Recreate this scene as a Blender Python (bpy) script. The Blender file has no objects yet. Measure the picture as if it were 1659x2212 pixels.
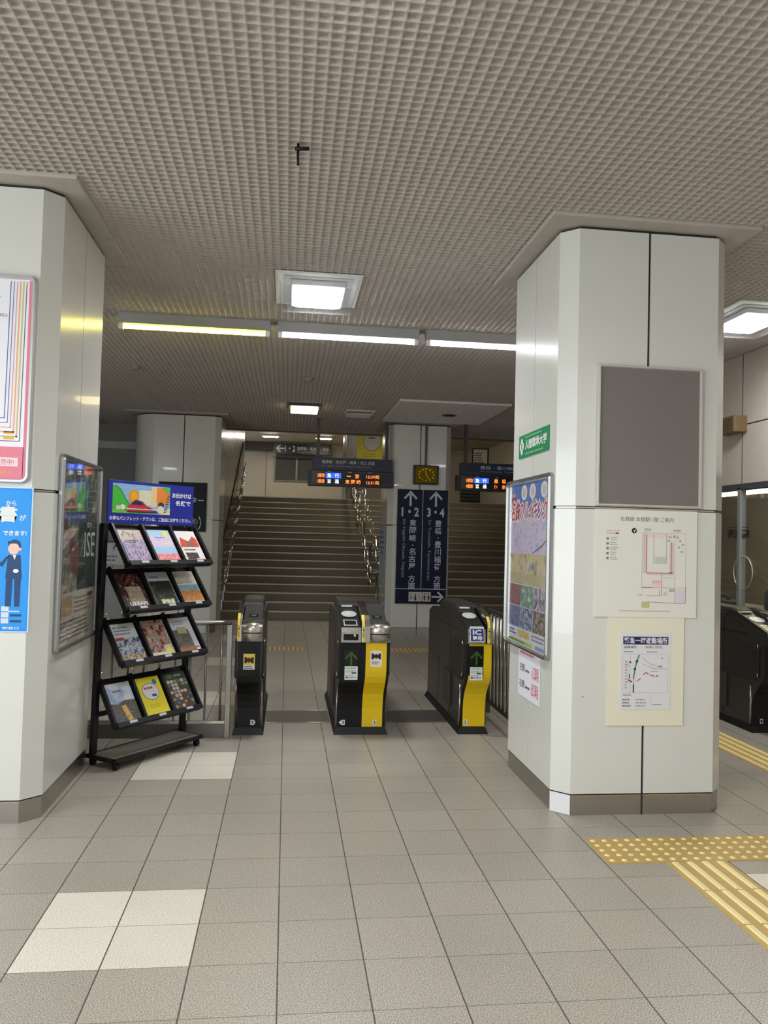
import bpy, math, random
import numpy as np
from mathutils import Matrix, Vector
R = math.radians
random.seed(7)
scene = bpy.context.scene
COL = scene.collection

# ------------------------------------------------------------------ camera
cam_d = bpy.data.cameras.new('camera')
cam = bpy.data.objects.new('camera', cam_d); COL.objects.link(cam); scene.camera = cam
YAW, PITCH, ROLL, CAMH, FPX = 0.12165, 0.03229, 0.02588, 1.485, 1708.6
cam_d.sensor_fit = 'VERTICAL'; cam_d.sensor_height = 32.0
cam_d.lens = FPX / 2212.0 * 32.0
cam_d.clip_start = 0.05; cam_d.clip_end = 200
fw = Vector((math.sin(YAW)*math.cos(PITCH), math.cos(YAW)*math.cos(PITCH), math.sin(PITCH)))
rt = Vector((math.cos(YAW), -math.sin(YAW), 0)); up = rt.cross(fw)
r2 = rt*math.cos(ROLL) + up*math.sin(ROLL); u2 = up*math.cos(ROLL) - rt*math.sin(ROLL)
M = Matrix((r2, u2, -fw)).transposed().to_4x4(); M.translation = Vector((0, 0, CAMH))
cam.matrix_world = M

# ------------------------------------------------------------------ world, daylight, exposure
w = bpy.data.worlds.new('world'); scene.world = w; w.use_nodes = True
w.node_tree.nodes['Background'].inputs[0].default_value = (0.75, 0.87, 1.0, 1)
w.node_tree.nodes['Background'].inputs[1].default_value = 0.35
LAMP = 60.0          # emission of the white ceiling lamps
STRIP = 9.0         # emission of the fluorescent tubes
DAY = 69.0          # daylight through the open street side behind the camera
scene.view_settings.view_transform = 'Standard'; scene.view_settings.look = 'None'
scene.view_settings.gamma = 1; scene.view_settings.use_curve_mapping = False
scene.view_settings.exposure = 0.55
def area(name, loc, rot, sx, sy, power, col):
    l = bpy.data.lights.new(name, 'AREA'); l.shape = 'RECTANGLE'; l.size = sx; l.size_y = sy; l.energy = power; l.color = col
    o = bpy.data.objects.new(name, l); COL.objects.link(o); o.location = loc; o.rotation_euler = rot; return o
area('side_entrance_daylight', (-5.9, -.2, 1.5), (R(90), 0, R(-90)), 5.6, 2.8, DAY*2.5, (0.93, 0.98, 1.0))
area('street_daylight', (-3.6, -3.9, 1.6), (R(90), 0, R(-12)), 4.0, 3.0, DAY*.75, (0.93, 0.97, 1.0))

# ------------------------------------------------------------------ materials
def lin(c):
    return tuple(((x/255)/12.92 if x/255 <= 0.04045 else ((x/255+0.055)/1.055)**2.4) for x in c[:3]) + (1,)
MC = {}
def mat(c, rough=0.5, metal=0.0, emit=0.0, coat=0.0, noise=0.0, nscale=60.0, bump=0.0, spec=0.5):
    k = (tuple(c), rough, metal, emit, coat, noise, nscale, bump, spec)
    if k in MC: return MC[k]
    m = bpy.data.materials.new('paint_%d_%d_%d' % tuple(int(v) for v in c[:3])); m.use_nodes = True
    nt = m.node_tree; b = nt.nodes['Principled BSDF']
    col = lin(c)
    b.inputs['Base Color'].default_value = col; b.inputs['Roughness'].default_value = rough
    b.inputs['Metallic'].default_value = metal; b.inputs['Coat Weight'].default_value = coat
    b.inputs['Specular IOR Level'].default_value = spec
    if emit:
        b.inputs['Emission Color'].default_value = col; b.inputs['Emission Strength'].default_value = emit
    if noise or bump:
        tc = nt.nodes.new('ShaderNodeTexCoord'); n = nt.nodes.new('ShaderNodeTexNoise')
        n.inputs['Scale'].default_value = nscale; n.inputs['Detail'].default_value = 4
        nt.links.new(tc.outputs['Object'], n.inputs['Vector'])
        if noise:
            mx = nt.nodes.new('ShaderNodeMix'); mx.data_type = 'RGBA'
            mx.inputs[6].default_value = tuple(v*(1-noise) for v in col[:3])+(1,)
            mx.inputs[7].default_value = tuple(min(1, v*(1+noise)) for v in col[:3])+(1,)
            nt.links.new(n.outputs['Fac'], mx.inputs[0]); nt.links.new(mx.outputs[2], b.inputs['Base Color'])
        if bump:
            bp = nt.nodes.new('ShaderNodeBump'); bp.inputs['Strength'].default_value = bump; bp.inputs['Distance'].default_value = 0.002
            nt.links.new(n.outputs['Fac'], bp.inputs['Height']); nt.links.new(bp.outputs[0], b.inputs['Normal'])
    MC[k] = m; return m
def emis(c, s):
    k = ('e', tuple(c), s)
    if k in MC: return MC[k]
    m = bpy.data.materials.new('lit_%d_%d_%d' % tuple(int(v) for v in c[:3])); m.use_nodes = True; nt = m.node_tree; nt.nodes.clear()
    e = nt.nodes.new('ShaderNodeEmission'); e.inputs[0].default_value = lin(c); e.inputs[1].default_value = s
    o = nt.nodes.new('ShaderNodeOutputMaterial'); nt.links.new(e.outputs[0], o.inputs[0]); MC[k] = m; return m
def photo(cols, scale=25.0, seed=0.0, rough=0.3, stretch=(1, 1, 1)):
    """printed picture: patches of the given colours"""
    k = ('p', tuple(map(tuple, cols)), scale, seed)
    if k in MC: return MC[k]
    m = bpy.data.materials.new('printed_picture'); m.use_nodes = True; nt = m.node_tree; b = nt.nodes['Principled BSDF']
    b.inputs['Roughness'].default_value = rough
    tc = nt.nodes.new('ShaderNodeTexCoord'); mp = nt.nodes.new('ShaderNodeMapping'); mp.inputs['Location'].default_value = (seed*3.1, seed*1.7, seed)
    mp.inputs['Scale'].default_value = stretch
    n = nt.nodes.new('ShaderNodeTexNoise'); n.inputs['Scale'].default_value = scale*1.7; n.inputs['Detail'].default_value = 6; n.inputs['Roughness'].default_value = 0.65
    cr = nt.nodes.new('ShaderNodeValToRGB'); el = cr.color_ramp.elements
    while len(el) < len(cols): el.new(0.5)
    for i, c in enumerate(cols):
        el[i].position = 0.37 + 0.27*i/max(1, len(cols)-1); el[i].color = lin(c)
    nt.links.new(tc.outputs['Object'], mp.inputs[0]); nt.links.new(mp.outputs[0], n.inputs['Vector'])
    nt.links.new(n.outputs['Fac'], cr.inputs[0]); nt.links.new(cr.outputs[0], b.inputs['Base Color']); MC[k] = m; return m
def brushed(c, rough=0.3, axis=0, streak=0.12):
    k = ('b', tuple(c), rough, axis, streak)
    if k in MC: return MC[k]
    m = bpy.data.materials.new('brushed_metal'); m.use_nodes = True; nt = m.node_tree; b = nt.nodes['Principled BSDF']
    b.inputs['Metallic'].default_value = 1.0
    tc = nt.nodes.new('ShaderNodeTexCoord'); mp = nt.nodes.new('ShaderNodeMapping')
    s = [220, 220, 220]; s[axis] = 3; mp.inputs['Scale'].default_value = s
    n = nt.nodes.new('ShaderNodeTexNoise'); n.inputs['Scale'].default_value = 1; n.inputs['Detail'].default_value = 3
    mr = nt.nodes.new('ShaderNodeMapRange'); mr.inputs[3].default_value = max(0.03, rough-streak); mr.inputs[4].default_value = rough+streak
    nt.links.new(tc.outputs['Object'], mp.inputs[0]); nt.links.new(mp.outputs[0], n.inputs['Vector'])
    nt.links.new(n.outputs['Fac'], mr.inputs[0]); nt.links.new(mr.outputs[0], b.inputs['Roughness'])
    b.inputs['Base Color'].default_value = lin(c); MC[k] = m; return m
def glassy(c=(235, 240, 238), alpha=0.25, rough=0.05):
    k = ('g', tuple(c), alpha, rough)
    if k in MC: return MC[k]
    m = bpy.data.materials.new('clear_pane'); m.use_nodes = True; nt = m.node_tree; nt.nodes.clear()
    t = nt.nodes.new('ShaderNodeBsdfTransparent'); g = nt.nodes.new('ShaderNodeBsdfGlossy'); g.inputs['Roughness'].default_value = rough
    d = nt.nodes.new('ShaderNodeBsdfDiffuse'); d.inputs[0].default_value = lin(c)
    m1 = nt.nodes.new('ShaderNodeMixShader'); m1.inputs[0].default_value = alpha
    m2 = nt.nodes.new('ShaderNodeMixShader'); lw = nt.nodes.new('ShaderNodeLayerWeight'); lw.inputs[0].default_value = 0.5
    pw = nt.nodes.new('ShaderNodeMath'); pw.operation = 'POWER'; pw.inputs[1].default_value = 4.0; nt.links.new(lw.outputs['Facing'], pw.inputs[0])
    fr = nt.nodes.new('ShaderNodeMath'); fr.operation = 'MULTIPLY_ADD'; fr.inputs[1].default_value = 0.7; fr.inputs[2].default_value = 0.04; nt.links.new(pw.outputs[0], fr.inputs[0])
    o = nt.nodes.new('ShaderNodeOutputMaterial')
    nt.links.new(t.outputs[0], m1.inputs[1]); nt.links.new(d.outputs[0], m1.inputs[2])
    nt.links.new(fr.outputs[0], m2.inputs[0]); nt.links.new(m1.outputs[0], m2.inputs[1]); nt.links.new(g.outputs[0], m2.inputs[2])
    nt.links.new(m2.outputs[0], o.inputs[0]); MC[k] = m; return m

WHITE_PANEL = mat((219, 219, 210), 0.2, 0, 0, 0.3, 0.02, 6.0)
STEEL = brushed((206, 202, 194), 0.26, 0, 0.05)
STEEL_V = brushed((164, 160, 154), 0.28, 2, 0.06)
DARK_STEEL = brushed((120, 116, 108), 0.35, 2)
BASEM = brushed((182, 178, 171), 0.30, 0, 0.03)
CHROME = mat((215, 214, 208), 0.12, 1.0)
BLACK = mat((12, 12, 15), 0.3, spec=0.35)
MATBLACK = mat((16, 16, 18), 0.5, spec=0.35)
DARKGROOVE = mat((40, 38, 35), 0.6)
NAVY = mat((12, 20, 52), 0.4, spec=0.25)
WHITE = mat((232, 232, 228), 0.45)
GREYWHITE = mat((200, 204, 206), 0.45)
YELLOW = mat((232, 196, 12), 0.32)
GATE_SIDE = mat((70, 66, 60), 0.32, 0.55, 0, 0, 0.06, 8.0)

# ------------------------------------------------------------------ mesh building
class MB:
    def __init__(s): s.v = []; s.f = []; s.m = []; s.mats = []; s.smooth = []
    def mi(s, m):
        if m not in s.mats: s.mats.append(m)
        return s.mats.index(m)
    def add(s, vs, fs, m, smooth=False):
        b = len(s.v); i = s.mi(m); s.v += [tuple(v) for v in vs]
        for f in fs: s.f.append(tuple(b+k for k in f)); s.m.append(i); s.smooth.append(smooth)
        return s
    def box(s, a, b, m):
        x0, y0, z0 = a; x1, y1, z1 = b
        vs = [(x0,y0,z0),(x1,y0,z0),(x1,y1,z0),(x0,y1,z0),(x0,y0,z1),(x1,y0,z1),(x1,y1,z1),(x0,y1,z1)]
        return s.add(vs, [(0,3,2,1),(4,5,6,7),(0,1,5,4),(1,2,6,5),(2,3,7,6),(3,0,4,7)], m)
    def prism(s, pts, h0, h1, m, axis='z', smooth=False):
        """pts 2D polygon, extruded along axis. axis x: pts=(y,z); axis y: pts=(x,z); z: (x,y)"""
        def P(p, h): return {'x': (h, p[0], p[1]), 'y': (p[0], h, p[1]), 'z': (p[0], p[1], h)}[axis]
        n = len(pts); vs = [P(p, h0) for p in pts] + [P(p, h1) for p in pts]
        s.add(vs, [(i, (i+1) % n, n+(i+1) % n, n+i) for i in range(n)], m, smooth)
        b = len(s.v) - 2*n; i = s.mi(m)
        s.f.append(tuple(b+k for k in reversed(range(n)))); s.m.append(i); s.smooth.append(False)
        s.f.append(tuple(b+n+k for k in range(n))); s.m.append(i); s.smooth.append(False)
        return s
    def tube(s, path, r, m, n=10, close=False):
        path = [Vector(p) for p in path]; rings = []
        for i, p in enumerate(path):
            a = path[i-1] if i > 0 else (path[-1] if close else p); b = path[(i+1) % len(path)] if (i < len(path)-1 or close) else p
            d = (b-a).normalized(); ref = Vector((0, 0, 1)) if abs(d.z) < 0.9 else Vector((1, 0, 0))
            x = d.cross(ref).normalized(); y = x.cross(d)
            rings.append([p + x*r*math.cos(2*math.pi*k/n) + y*r*math.sin(2*math.pi*k/n) for k in range(n)])
        vs = [v for g in rings for v in g]; fs = []
        L = len(rings)
        for i in range(L if close else L-1):
            j = (i+1) % L
            for k in range(n): fs.append((i*n+k, i*n+(k+1) % n, j*n+(k+1) % n, j*n+k))
        s.add(vs, fs, m, True)
        if not close:
            b = len(s.v)-len(vs); i = s.mi(m)
            s.f.append(tuple(b+k for k in reversed(range(n)))); s.m.append(i); s.smooth.append(False)
            s.f.append(tuple(b+(L-1)*n+k for k in range(n))); s.m.append(i); s.smooth.append(False)
        return s
    def lathe(s, prof, cx, cy, m, n=24, axis='z', c3=0):
        """prof list of (r, h) revolved around an axis"""
        vs = []
        for r, h in prof:
            for k in range(n):
                a = 2*math.pi*k/n; p, q = r*math.cos(a), r*math.sin(a)
                vs.append((cx+p, cy+q, h) if axis == 'z' else (cx+p, h, cy+q))
        fs = [(i*n+k, i*n+(k+1) % n, (i+1)*n+(k+1) % n, (i+1)*n+k) for i in range(len(prof)-1) for k in range(n)]
        return s.add(vs, fs, m, True)
    def frame(s, w, h, t, d, r, m, y0=0.0, x0=0.0, z0=0.0, n=5):
        """rounded rectangular ring in the xz plane, depth along -y"""
        def rr(ins, rad):
            pts = []
            for cx, cz, a0 in ((w-ins-rad, h-ins-rad, 0), (ins+rad, h-ins-rad, 90), (ins+rad, ins+rad, 180), (w-ins-rad, ins+rad, 270)):
                for k in range(n+1):
                    a = R(a0+90*k/n); pts.append((x0+cx+rad*math.cos(a), z0+cz+rad*math.sin(a)))
            return pts
        o = rr(0, r); i = rr(t, max(0.001, r-t*0.6)); o2 = rr(t*0.25, r); i2 = rr(t*0.75, max(0.001, r-t*0.4))
        rings = [(o, y0), (o, y0-d*0.6), (o2, y0-d), (i2, y0-d), (i, y0-d*0.6), (i, y0)]
        N = len(o); vs = [(p[0], y, p[1]) for g, y in rings for p in g]
        fs = [(a*N+k, a*N+(k+1) % N, (a+1)*N+(k+1) % N, (a+1)*N+k) for a in range(5) for k in range(N)]
        return s.add(vs, fs, m)
    def build(s, name, parent=None, loc=None, rot=None, bevel=0.0, fix=True):
        me = bpy.data.meshes.new(name); me.from_pydata(s.v, [], s.f)
        for m in s.mats: me.materials.append(m)
        me.polygons.foreach_set('material_index', s.m); me.polygons.foreach_set('use_smooth', s.smooth); me.update()
        if fix:
            import bmesh
            bm = bmesh.new(); bm.from_mesh(me); bmesh.ops.recalc_face_normals(bm, faces=bm.faces); bm.to_mesh(me); bm.free()
        o = bpy.data.objects.new(name, me); COL.objects.link(o)
        if parent: o.parent = parent
        if loc: o.location = loc
        if rot: o.rotation_euler = rot
        if bevel:
            b = o.modifiers.new('bevel', 'BEVEL'); b.width = bevel; b.segments = 2; b.limit_method = 'ANGLE'; b.angle_limit = R(40)
        return o
def thing(name, label, cat, loc=(0, 0, 0), rz=0, group=None):
    o = bpy.data.objects.new(name, None); COL.objects.link(o); o.empty_display_size = 0.1
    o.location = loc; o.rotation_euler = (0, 0, rz); o['label'] = label; o['category'] = cat
    if group: o['group'] = group
    return o
def tag(o, label, cat, group=None, kind=None):
    o['label'] = label; o['category'] = cat
    if group: o['group'] = group
    if kind: o['kind'] = kind
    return o
def struct(o, label=None):
    o['kind'] = 'structure'
    if label: o['label'] = label
    return o

TG = {}
def text_geo(body, bold=0.0):
    k = (body, bold)
    if k in TG: return TG[k]
    c = bpy.data.curves.new('t', 'FONT'); c.body = body; c.resolution_u = 2; c.fill_mode = 'FRONT'; c.offset = bold
    o = bpy.data.objects.new('t', c); COL.objects.link(o)
    me = bpy.data.meshes.new_from_object(o.evaluated_get(bpy.context.evaluated_depsgraph_get()))
    vs = [(v.co.x, v.co.y) for v in me.vertices]; fs = [tuple(p.vertices) for p in me.polygons]
    bpy.data.objects.remove(o); bpy.data.curves.remove(c); bpy.data.meshes.remove(me)
    TG[k] = (vs, fs); return TG[k]
class Sheet(MB):
    """flat printed artwork: x to the right, z up, layers stacked toward -y"""
    EPS = 0.0005
    def __init__(s, y=0.0): super().__init__(); s.y = y
    def poly(s, pts, m, layer=1):
        y = s.y - layer*s.EPS
        return s.add([(p[0], y, p[1]) for p in pts], [tuple(range(len(pts)))], m)
    def rect(s, x, z, w_, h_, m, layer=1): return s.poly([(x, z), (x+w_, z), (x+w_, z+h_), (x, z+h_)], m, layer)
    def disc(s, cx, cz, rx, m, layer=1, rz=None, n=24, a0=0, a1=360):
        rz = rz or rx; p = [(cx+rx*math.cos(R(a0+(a1-a0)*k/n)), cz+rz*math.sin(R(a0+(a1-a0)*k/n))) for k in range(n if a1-a0 >= 360 else n+1)]
        return s.poly(p, m, layer)
    def line(s, pts, t, m, layer=1):
        for a, b in zip(pts[:-1], pts[1:]):
            d = Vector((b[0]-a[0], b[1]-a[1])); L = d.length
            if L == 0: continue
            d /= L; n = Vector((-d.y, d.x))*t/2; d = d*t/2
            s.poly([(a[0]-d.x-n.x, a[1]-d.y-n.y), (b[0]+d.x-n.x, b[1]+d.y-n.y), (b[0]+d.x+n.x, b[1]+d.y+n.y), (a[0]-d.x+n.x, a[1]-d.y+n.y)], m, layer)
        return s
    def box_outline(s, x, z, w_, h_, t, m, layer=1): return s.line([(x, z), (x+w_, z), (x+w_, z+h_), (x, z+h_), (x, z)], t, m, layer)
    def text(s, body, x, z, w_, h_, m, layer=2, rot=0, bold=0.0, mirror=False, shear=0.0):
        vs, fs = text_geo(body, bold)
        if not vs: return s
        xs = [v[0] for v in vs]; ys = [v[1] for v in vs]; ax, ay = min(xs), min(ys); bw, bh = max(xs)-ax or 1, max(ys)-ay or 1
        out = []
        y = s.y - layer*s.EPS
        for a, b in vs:
            p, q = (a-ax)/bw, (b-ay)/bh
            if mirror: p = 1-p
            if rot == -90: P = (x+q*w_, z+(1-p)*h_)
            elif rot == 90: P = (x+(1-q)*w_, z+p*h_)
            else: P = (x+p*w_+q*shear, z+q*h_)
            out.append((P[0], y, P[1]))
        return s.add(out, fs, m)
    def column(s, body, cx, ztop, size, m, layer=2, pitch=1.08, bold=0.012):
        z = ztop
        for ch in body:
            if ch == ' ': z -= size*0.6; continue
            if ch == '・':
                s.disc(cx, z-size*0.4, size*0.09, m, layer, n=10); z -= size*0.8; continue
            s.text(ch, cx-size*0.46, z-size*0.92, size*0.92, size*0.92, m, layer, bold=bold); z -= size*pitch
        return s
    def arrow(s, cx, cz, L, t, ang, m, layer=2):
        ca, sa = math.cos(R(ang)), math.sin(R(ang))
        def T(a, b): return (cx+a*ca-b*sa, cz+a*sa+b*ca)
        s.line([T(-L/2, 0), T(L/2-t*0.4, 0)], t, m, layer)
        s.line([T(L*0.05, L*0.42), T(L/2, 0)], t, m, layer); s.line([T(L*0.05, -L*0.42), T(L/2, 0)], t, m, layer+0.2)
        return s
    def greek(s, x, z, w_, h_, rows, m, layer=2, seed=1, fill=0.75):
        """rows of tiny print, too small to read"""
        rnd = random.Random(seed); rh = h_/rows
        for i in range(rows):
            px = x; y0 = z+h_-(i+0.75)*rh; end = x+w_*(0.7+0.3*rnd.random())
            while px < end:
                cw = rh*(0.35+0.5*rnd.random()); s.rect(px, y0, min(cw, end-px), rh*0.45, m, layer); px += cw+rh*0.18
        return s
    def build(s, name, parent=None, loc=None, rot=None): return super().build(name, parent, loc, rot, 0, False)

# ================================================================== SETTING
H = 3.27
X0, X1, Y0, YB = -6.0, 4.16, -4.2, 13.65
TX, TY = 0.013, 5.514
# floor ------------------------------------------------------------
def tile_mat(name, base, speck):
    m = bpy.data.materials.new(name); m.use_nodes = True; nt = m.node_tree; b = nt.nodes['Principled BSDF']; L = nt.links.new
    tc = nt.nodes.new('ShaderNodeTexCoord'); sp = nt.nodes.new('ShaderNodeSeparateXYZ'); L(tc.outputs['Object'], sp.inputs[0])
    def math_(op, a, bb=None, cl=False):
        n = nt.nodes.new('ShaderNodeMath'); n.operation = op; n.use_clamp = cl
        for i, v in enumerate((a, bb)):
            if v is None: continue
            if isinstance(v, (int, float)): n.inputs[i].default_value = v
            else: L(v, n.inputs[i])
        return n.outputs[0]
    def edge(c, off):   # distance to nearest joint
        t = math_('SUBTRACT', c, off); t = math_('DIVIDE', t, 0.3); f = math_('SUBTRACT', t, math_('ROUND', t)); return math_('MULTIPLY', math_('ABSOLUTE', f), 0.3)
    ex, ey = edge(sp.outputs[0], TX), edge(sp.outputs[1], TY)
    gx = math_('LESS_THAN', ex, 0.0026); gy = math_('LESS_THAN', ey, 0.0016)
    g = math_('MAXIMUM', gx, math_('MULTIPLY', gy, 0.75))
    # per tile tone
    ix = math_('FLOOR', math_('DIVIDE', math_('SUBTRACT', sp.outputs[0], TX), 0.3)); iy = math_('FLOOR', math_('DIVIDE', math_('SUBTRACT', sp.outputs[1], TY), 0.3))
    cb = nt.nodes.new('ShaderNodeCombineXYZ'); L(ix, cb.inputs[0]); L(iy, cb.inputs[1])
    wn = nt.nodes.new('ShaderNodeTexWhiteNoise'); L(cb.outputs[0], wn.inputs['Vector'])
    n1 = nt.nodes.new('ShaderNodeTexNoise'); n1.inputs['Scale'].default_value = 260; n1.inputs['Detail'].default_value = 2; n1.inputs['Roughness'].default_value = 0.7
    L(tc.outputs['Object'], n1.inputs['Vector'])
    n2 = nt.nodes.new('ShaderNodeTexNoise'); n2.inputs['Scale'].default_value = 1.3; n2.inputs['Detail'].default_value = 3; L(tc.outputs['Object'], n2.inputs['Vector'])
    cr = nt.nodes.new('ShaderNodeValToRGB'); e = cr.color_ramp.elements
    e[0].position = 0.38; e[0].color = lin(speck[0]); e[1].position = 0.62; e[1].color = lin(speck[1]); q = e.new(0.5); q.color = lin(base)
    L(n1.outputs['Fac'], cr.inputs[0])
    tone = math_('ADD', math_('MULTIPLY', wn.outputs['Value'], 0.10), math_('ADD', math_('MULTIPLY', n2.outputs['Fac'], 0.22), 0.84))
    vm = nt.nodes.new('ShaderNodeVectorMath'); vm.operation = 'SCALE'; L(cr.outputs[0], vm.inputs[0]); L(tone, vm.inputs['Scale'])
    mx = nt.nodes.new('ShaderNodeMix'); mx.data_type = 'RGBA'; L(g, mx.inputs[0]); L(vm.outputs[0], mx.inputs[6]); mx.inputs[7].default_value = lin((84, 76, 66))
    L(mx.outputs[2], b.inputs['Base Color'])
    rg = math_('ADD', math_('MULTIPLY', n1.outputs['Fac'], 0.2), math_('ADD', math_('MULTIPLY', g, 0.3), 0.27)); L(rg, b.inputs['Roughness'])
    bp = nt.nodes.new('ShaderNodeBump'); bp.inputs['Strength'].default_value = 0.35; bp.inputs['Distance'].default_value = 0.0015
    L(math_('SUBTRACT', math_('MULTIPLY', n1.outputs['Fac'], 0.4), g), bp.inputs['Height']); L(bp.outputs[0], b.inputs['Normal'])
    return m
TILE = tile_mat('grey_floor_tile', (166, 158, 144), ((112, 104, 92), (214, 206, 192)))
TILE_L = tile_mat('pale_floor_tile', (226, 218, 200), ((184, 174, 156), (250, 244, 230)))
fl = MB()
for i in range(-21, 15):
    for j in range(-29, 33):
        x, y = TX+0.3*i, TY-0.3*(j+1)
        ii = (i+3) % 10; jj = j % 7
        fl.add([(x, y, 0), (x+.3, y, 0), (x+.3, y+.3, 0), (x, y+.3, 0)], [(0, 1, 2, 3)], TILE_L if (ii in (0, 1) and jj in (0, 1)) else TILE)
struct(fl.build('floor', fix=False))

# ceiling: moulded waffle surface ------------------------------------
CEIL = mat((188, 180, 172), 0.9, 0, 0, 0, 0.10, 1.6, 0.0, 0.2)
PLASTER = mat((182, 175, 166), 0.8, 0, 0, 0, 0.12, 9.0, 0.6)
def waffle(x0, x1, y0, y1, z, pitch=0.05, depth=0.013):
    def axis(a, b):
        n = int(round((b-a)/pitch)); p = []; r = []
        for i in range(n):
            for o, q in ((0, 0), (0.009, 0), (0.013, 1), (0.046, 1)): p.append(a+i*pitch+o); r.append(q)
        p.append(a+n*pitch); r.append(0); return np.array(p), np.array(r)
    xs, rx = axis(x0, x1); ys, ry = axis(y0, y1)
    nx, ny = len(xs), len(ys)
    co = np.zeros((ny, nx, 3), np.float32); co[..., 0] = xs[None, :]; co[..., 1] = ys[:, None]; co[..., 2] = z + depth*(rx[None, :]*ry[:, None])
    idx = np.arange(nx*ny).reshape(ny, nx)
    q = np.stack([idx[:-1, :-1], idx[1:, :-1], idx[1:, 1:], idx[:-1, 1:]], -1).reshape(-1, 4)
    me = bpy.data.meshes.new('ceiling'); me.vertices.add(nx*ny); me.vertices.foreach_set('co', co.ravel())
    me.loops.add(q.size); me.loops.foreach_set('vertex_index', q.ravel().astype(np.int32))
    me.polygons.add(len(q)); me.polygons.foreach_set('loop_start', np.arange(0, q.size, 4, dtype=np.int32)); me.polygons.foreach_set('loop_total', np.full(len(q), 4, np.int32))
    me.update(calc_edges=True); me.validate(); return me
cm = waffle(-3.0, 4.15, 1.5, 13.65, H); cm.materials.append(CEIL)
co = bpy.data.objects.new('ceiling', cm); COL.objects.link(co); struct(co)
slab = MB(); slab.box((X0, Y0, H), (-3.0, YB, H+.3), CEIL); slab.box((-3.0, Y0, H), (X1+.1, 1.5, H+.3), CEIL); slab.box((-3.0, 1.5, H+.02), (X1+.1, YB, H+.3), CEIL)
c2 = slab.build('ceiling'); struct(c2)

# walls -------------------------------------------------------------
STONE = mat((196, 184, 170), 0.6, 0, 0, 0, 0.07, 14.0)
GREYWALL = mat((128, 126, 122), 0.5, 0, 0, 0, 0.04, 4.0)
GREYWALL_L = mat((176, 175, 170), 0.4)
STAIRWALL = mat((150, 140, 126), 0.25, 0, 0, 0, 0.12, 5.0)
UPWALL = mat((196, 184, 163), 0.55, 0, 0, 0, 0.06, 6.0)
UPCEIL = mat((176, 164, 146), 0.6)
wl = MB(); wl.box((X0-.15, 2.8, 0), (X0, YB, H), GREYWALL); struct(wl.build('wall_left'))
# right wall with the ticket office window (opening y 5.2..8.3, z 0.92..2.03)
wr = MB()
wr.box((X1, Y0, 0), (X1+.12, 4.6, H), STONE); wr.box((X1, 8.3, 0), (X1+.12, YB, H), STONE)
wr.box((X1, 4.6, 0), (X1+.12, 8.3, 0.90), STONE); wr.box((X1, 4.6, 2.06), (X1+.12, 8.3, H), STONE)
for yy in (3.04, 4.94, 6.84, 8.74, 10.64): wr.box((X1-.0015, yy-.004, 2.06), (X1, yy+.004, H), DARKGROOVE)
wr.box((X1-.002, Y0, 2.607), (X1, YB, 2.617), DARKGROOVE)
struct(wr.build('wall_right'))
wf = MB(); wf.box((X0, YB, 0), (-1.13, YB+.15, H), GREYWALL)
wf.box((X0, YB-.02, 2.86), (-1.5, YB, 2.98), GREYWALL_L); wf.box((X0, YB-.02, 0.62), (-1.5, YB, 0.74), GREYWALL_L)
wf.box((X1+.12, YB, 0), (6.2, YB+.15, H+1.6), GREYWALL)
struct(wf.build('wall_back'))
# upstand above the stair opening
wu = MB(); wu.box((-1.12, YB, 3.27), (6.2, YB+.12, 4.9), UPWALL); wu.box((-1.12, YB-.03, 3.262), (6.2, YB+.13, 3.275), mat((96, 92, 86), 0.4)); struct(wu.build('trim_1'))

# ---------------------------------------------------------------- stairs
SY, SR, ST, SN = 14.09, 0.1407, 0.3136, 17
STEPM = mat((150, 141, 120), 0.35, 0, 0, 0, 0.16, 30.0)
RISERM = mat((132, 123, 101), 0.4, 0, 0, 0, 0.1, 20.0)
stair = thing('staircase', 'wide dark stone staircase with metal nosings climbing behind the ticket gates', 'staircase', (1.5, SY, 0))
SXL, SXR = -1.11-1.5, 6.19-1.5
b = MB()
for k in range(SN):
    y = k*ST; z = (k+1)*SR
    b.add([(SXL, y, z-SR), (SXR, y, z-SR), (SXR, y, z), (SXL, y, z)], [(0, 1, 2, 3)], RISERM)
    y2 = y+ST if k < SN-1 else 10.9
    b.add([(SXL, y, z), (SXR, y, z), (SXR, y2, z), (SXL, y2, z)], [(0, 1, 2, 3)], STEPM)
b.build('steps', stair, fix=False)
NOSE = mat((206, 200, 184), 0.3, 0.5)
for k in range(SN):
    n = MB(); y = k*ST; z = (k+1)*SR; n.box((SXL+.02, y-.008, z-.018), (SXR-.02, y+.035, z+.003), NOSE); n.build('nosing', stair)
sw = MB(); sw.box((-1.3, YB+.15, 0), (-1.12, 20.2, 4.9), STAIRWALL)
struct(sw.build('wall_stair'))
# dark sloped stone skirting on the left stair wall
sk = MB(); slope = SR/ST
def zs(y): return (y-SY)*slope
sk.prism([(13.85, 0.93), (19.4, zs(19.4)+1.10), (19.4, zs(19.4)+1.34), (13.85, 1.20)], -1.12, -1.095, mat((44, 42, 42), 0.18), 'x')
sk.prism([(13.85, 0.36), (19.4, zs(19.4)+.5), (19.4, zs(19.4)+1.08), (13.85, 0.91)], -1.12, -1.105, mat((112, 96, 76), 0.2, 0.4), 'x')
struct(sk.build('trim_2'))
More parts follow.
